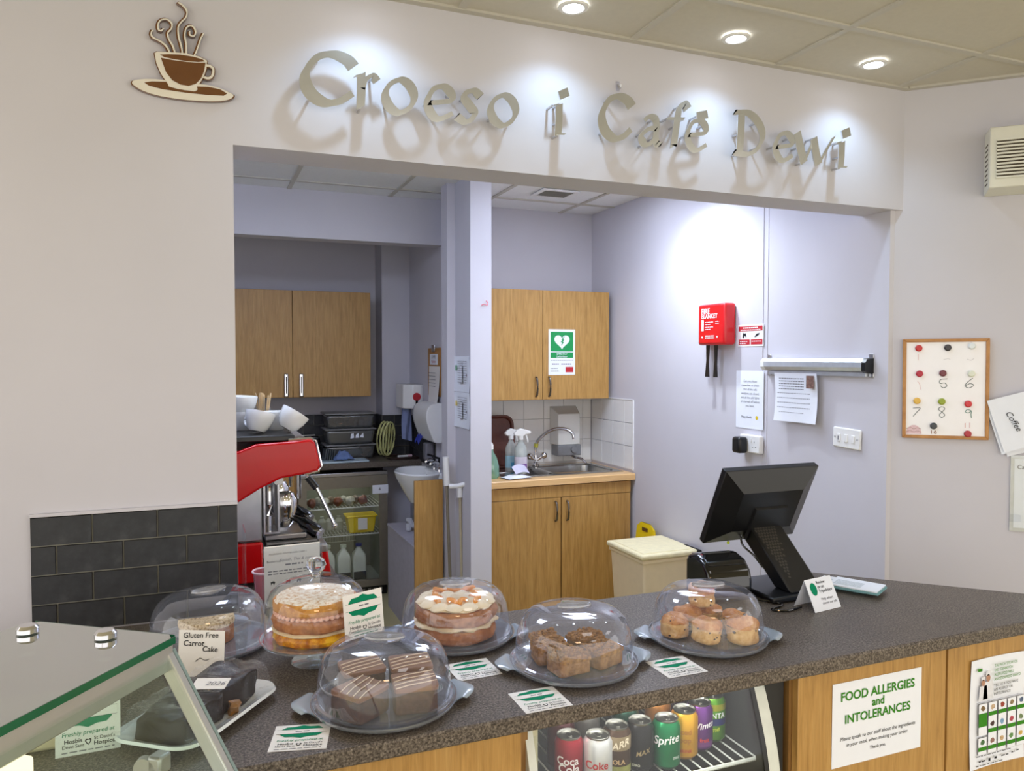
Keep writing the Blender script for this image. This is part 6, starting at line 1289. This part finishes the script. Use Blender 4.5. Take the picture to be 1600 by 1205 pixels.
for x in (-0.055, -0.012, 0.018): printed(t, 'allergen_icon', [(x-0.005, 0.066), (x, 0.073), (x+0.003, 0.066), (x+0.007, 0.075), (x+0.002, 0.078), (x-0.006, 0.076)], INK if x != -0.012 else REDINK, -0.0032)
t = thing('acrylic_divider', 'upright clear acrylic sheet at the end of the tiled wall', 'acrylic sheet', (-0.638, 0.050, CZ))
obj('sheet', MB().prism([(-0.07, 0), (0.085, 0), (0.085, 0.15), (0.05, 0.225), (-0.07, 0.225)], -0.002, 0.002, 'x'), ACR, t, smooth=False); obj('foot', B(-0.003, 0.03, -0.06, 0.07, 0, 0.004), ACR, t, smooth=False)
t = thing('pink_tub', 'translucent pink plastic tub beside the recipe card', 'tub', (-0.575, 0.105, CZ))
mb = MB(); mb.lathe([(0, 0), (0.030, 0), (0.036, 0.07), (0.038, 0.078), (0.034, 0.078), (0.029, 0.003), (0, 0.003)], 24); obj('tub', mb, glass('pink_plastic', (240, 190, 196), base=0.08, edge=0.5, rough=0.1, haze=0.4, hazecol=(226, 160, 168)), t)
obj('rim', MB().tube([(0.038*math.cos(a*PI/12), 0.038*math.sin(a*PI/12), 0.079) for a in range(24)], 0.003, 6, closed=True), mat('pink_rim', (226, 196, 198), 0.3), t)

# ================================================================== TILL, PRINTER, CARDS
t = thing('till_monitor', 'black touchscreen till seen from behind on a sloped stand', 'monitor', (0.905, -0.40, CZ))
tx = lambda y, z: (y+0.40, z-CZ)
# screen slab: bottom edge at y=-.245 z=1.06, top edge y=-.36 z=1.305
v0 = Vector((0, -0.245+0.40, 1.060-CZ)); v1 = Vector((0, -0.360+0.40, 1.305-CZ)); d_ = (v1-v0); L_ = d_.length; d_.normalize(); nb = Vector((0, -d_.z, d_.y))   # nb points to the camera side (back of screen)
def slab(x0, x1, s0, s1, h0, h1, ins=0.0):
    q = []
    for h_, i_ in ((h0, 0), (h1, ins)):
        for x, s in ((x0+i_, s0+i_), (x1-i_, s0+i_), (x1-i_, s1-i_), (x0+i_, s1-i_)): p_ = v0+d_*s+nb*h_; q.append((x, p_.y, p_.z))
    return MB().add(q, [(0,1,2,3),(7,6,5,4),(0,4,5,1),(1,5,6,2),(2,6,7,3),(3,7,4,0)])
obj('bezel', slab(-0.180, 0.180, 0, L_, -0.012, 0.012), BLACKP, t, bev=0.003)
obj('screen', slab(-0.165, 0.165, 0.015, L_-0.015, -0.0125, -0.012), BLACKG, t, smooth=False)
obj('rear_shell', slab(-0.178, 0.178, 0.002, L_-0.002, 0.012, 0.045, 0.062), BLACKP, t, smooth=False)
obj('rear_cover', slab(-0.055, 0.075, 0.03, 0.15, 0.043, 0.052, 0.004), BLACKP, t, smooth=False)
mb = MB(); A0, A1 = (-0.475+0.40, 0.018), (-0.270+0.40, 0.190)
mb.prism([(A0[0]-0.030, A0[1]), (A0[0]+0.045, A0[1]), (A1[0]+0.030, A1[1]-0.02), (A1[0]-0.020, A1[1]+0.015)], -0.045, 0.075, 'x'); obj('stand_arm', mb, BLACKP, t, bev=0.006)
arm_n = Vector((0, -0.65, 0.76)); 
mb = MB(); hexd = MB().lathe([(0.0, 0), (0.0042, 0)], 6)
ud = Vector((0, A1[0]-0.020-A0[0]+0.030, A1[1]+0.015-A0[1])); AL = ud.length; ud.normalize(); an = Vector((0, -ud.z, ud.y))
for r in range(19):
    for c in range(max(1, 8-int(r*0.42))):
        s_ = AL-0.035-r*0.0108; x = -0.039+c*0.0105+(0.0052 if r % 2 else 0)+r*0.0012
        if s_ < 0.02: continue
        o0 = Vector((0, A0[0]-0.030, A0[1]))+ud*s_+an*0.0009
        mb.add([(x+0.0047*math.cos(k*PI/3+PI/6), *(o0+ud*0.0047*math.sin(k*PI/3+PI/6)).yz) for k in range(6)], [tuple(range(6))])
o = obj('arm_texture', mb, mat('till_grey', (62, 58, 52), 0.4), t, smooth=False); o['kind'] = 'stuff'
obj('neck', MB().box(-0.04, 0.05, 0.115, 0.165, 0.155, 0.20), BLACKP, t, bev=0.006)
obj('base', MB().prism([(-0.125, -0.12), (0.115, -0.12), (0.125, 0.09), (-0.115, 0.10)], 0.0, 0.018), BLACKP, t, bev=0.005)
obj('cable', MB().tube(smooth_path([(-0.05, 0.12, 0.16), (-0.055, 0.11, 0.12), (-0.04, 0.07, 0.09), (-0.03, 0.04, 0.06)], 6), 0.0035, 8), BLACKG, t)
obj('status_light', MB().ball((-0.09, 0.135, 0.122), 0.005, 8), mat('lime_plug', (200, 220, 30), 0.4), t)
t = thing('receipt_printer', 'glossy black rounded receipt printer left of the till', 'printer', (0.690, -0.372, CZ), (0, 0, -0.12))
obj('body', MB().prism([(-0.085, 0.0), (0.060, 0.0), (0.060, 0.10), (0.045, 0.118), (0.0, 0.126), (-0.045, 0.116), (-0.075, 0.090), (-0.085, 0.06)], -0.072, 0.072, 'x'), BLACKG, t, bev=0.012, seg=4)
obj('cover', MB().prism([(-0.062, 0.104), (-0.045, 0.1175), (0.0, 0.1275), (0.044, 0.1195), (0.044, 0.114), (0.0, 0.122), (-0.05, 0.105)], -0.06, 0.06, 'x'), BLACKG, t, bev=0.002)
obj('paper_slot', B(-0.045, 0.045, -0.004, 0.002, 0.1245, 0.128), mat('slot', (60, 60, 60), 0.3), t, smooth=False)
o = obj('power_cable', MB().tube(smooth_path([(0.735, -0.445, CZ+0.006), (0.80, -0.53, CZ+0.004), (0.74, -0.56, CZ+0.004), (0.77, -0.585, CZ+0.004), (0.83, -0.575, CZ+0.004)], 8), 0.0035, 8), BLACKG); tag(o, 'thin black cable lying in front of the till base', 'cable')
t = thing('tent_card', 'folded white tent card with a green round logo in front of the till', 'card', (0.892, -0.602, CZ), (0, 0, math.radians(8)))
mb = MB(); mb.add([(-0.055, -0.012, 0), (0.055, -0.012, 0), (0.055, 0.028, 0.082), (-0.055, 0.028, 0.082), (-0.055, 0.062, 0), (0.055, 0.062, 0), (-0.055, -0.0105, 0), (0.055, -0.0105, 0), (0.055, 0.028, 0.080), (-0.055, 0.028, 0.080), (-0.055, 0.0605, 0), (0.055, 0.0605, 0)], [(0,1,2,3), (3,2,5,4), (6,9,8,7), (9,10,11,8), (0,6,7,1), (4,5,11,10)])
obj('card', mb, PAPER, t, smooth=False)
front = link(bpy.data.objects.new('print', None), t, (0, -0.0125, 0), (-math.atan2(0.040, 0.082), 0, 0)); bpy.data.objects.remove(front)
def tent_print(name, poly, m, off=0.0006):
    k = math.hypot(0.040, 0.082); mb = MB(); mb.add([(p[0], -0.012+0.040*p[1]/k-off*0.9, 0.082*p[1]/k+off*0.44) for p in poly], [tuple(range(len(poly)))]); return obj(name, mb, m, t, smooth=False)
tent_print('logo', [(-0.030+0.013*math.cos(a*PI/12), 0.062+0.018*math.sin(a*PI/12)) for a in range(24)], TEAL)
for s_, x_, z_, sz, m_ in [('Review', -0.013, 0.078, 0.0125, INK), ('us on', -0.013, 0.066, 0.0125, INK), ('Tripadvisor', -0.013, 0.054, 0.0125, INK), ('Help others', -0.014, 0.032, 0.0105, INKG), ('choose our cafe', -0.014, 0.020, 0.0095, INKG)]:
    me = text_mesh(s_, None, sz, 'LEFT', 0.01).copy(); me.materials.clear(); me.materials.append(m_); k = math.hypot(0.040, 0.082)
    for v in me.vertices: zz = v.co.z+z_; v.co = Vector((v.co.x+x_, -0.012+0.040*zz/k-0.0006, 0.082*zz/k+0.0003))
    inst('lettering', me, t)
for i, (x, y, z, a, lb) in enumerate([(1.112, -0.450, 0.0, -1.02, 'white and teal leaflet at the bottom of the pile right of the till'), (1.110, -0.505, 0.0105, -1.08, 'white and teal leaflet on top of the pile right of the till')]):
    t = thing('leaflet', lb, 'leaflet', (x, y, CZ+z), (0, 0, a), 'leaflets on the counter')
    for k in range(3): obj('page', B(-0.075+0.002*k, 0.075-0.002*k, -0.05, 0.05, 0.0035*k, 0.0035*k+0.003), mat('teal_leaflet', (130, 178, 184), 0.5) if k < 2 else PAPER, t, smooth=False)
    lines_m = obj('print_block', B(-0.06, 0.02, -0.035, 0.02, 0.0101, 0.0103), mat('leaflet_print', (206, 214, 222), 0.6, var=0.2, scale=200), t, smooth=False)
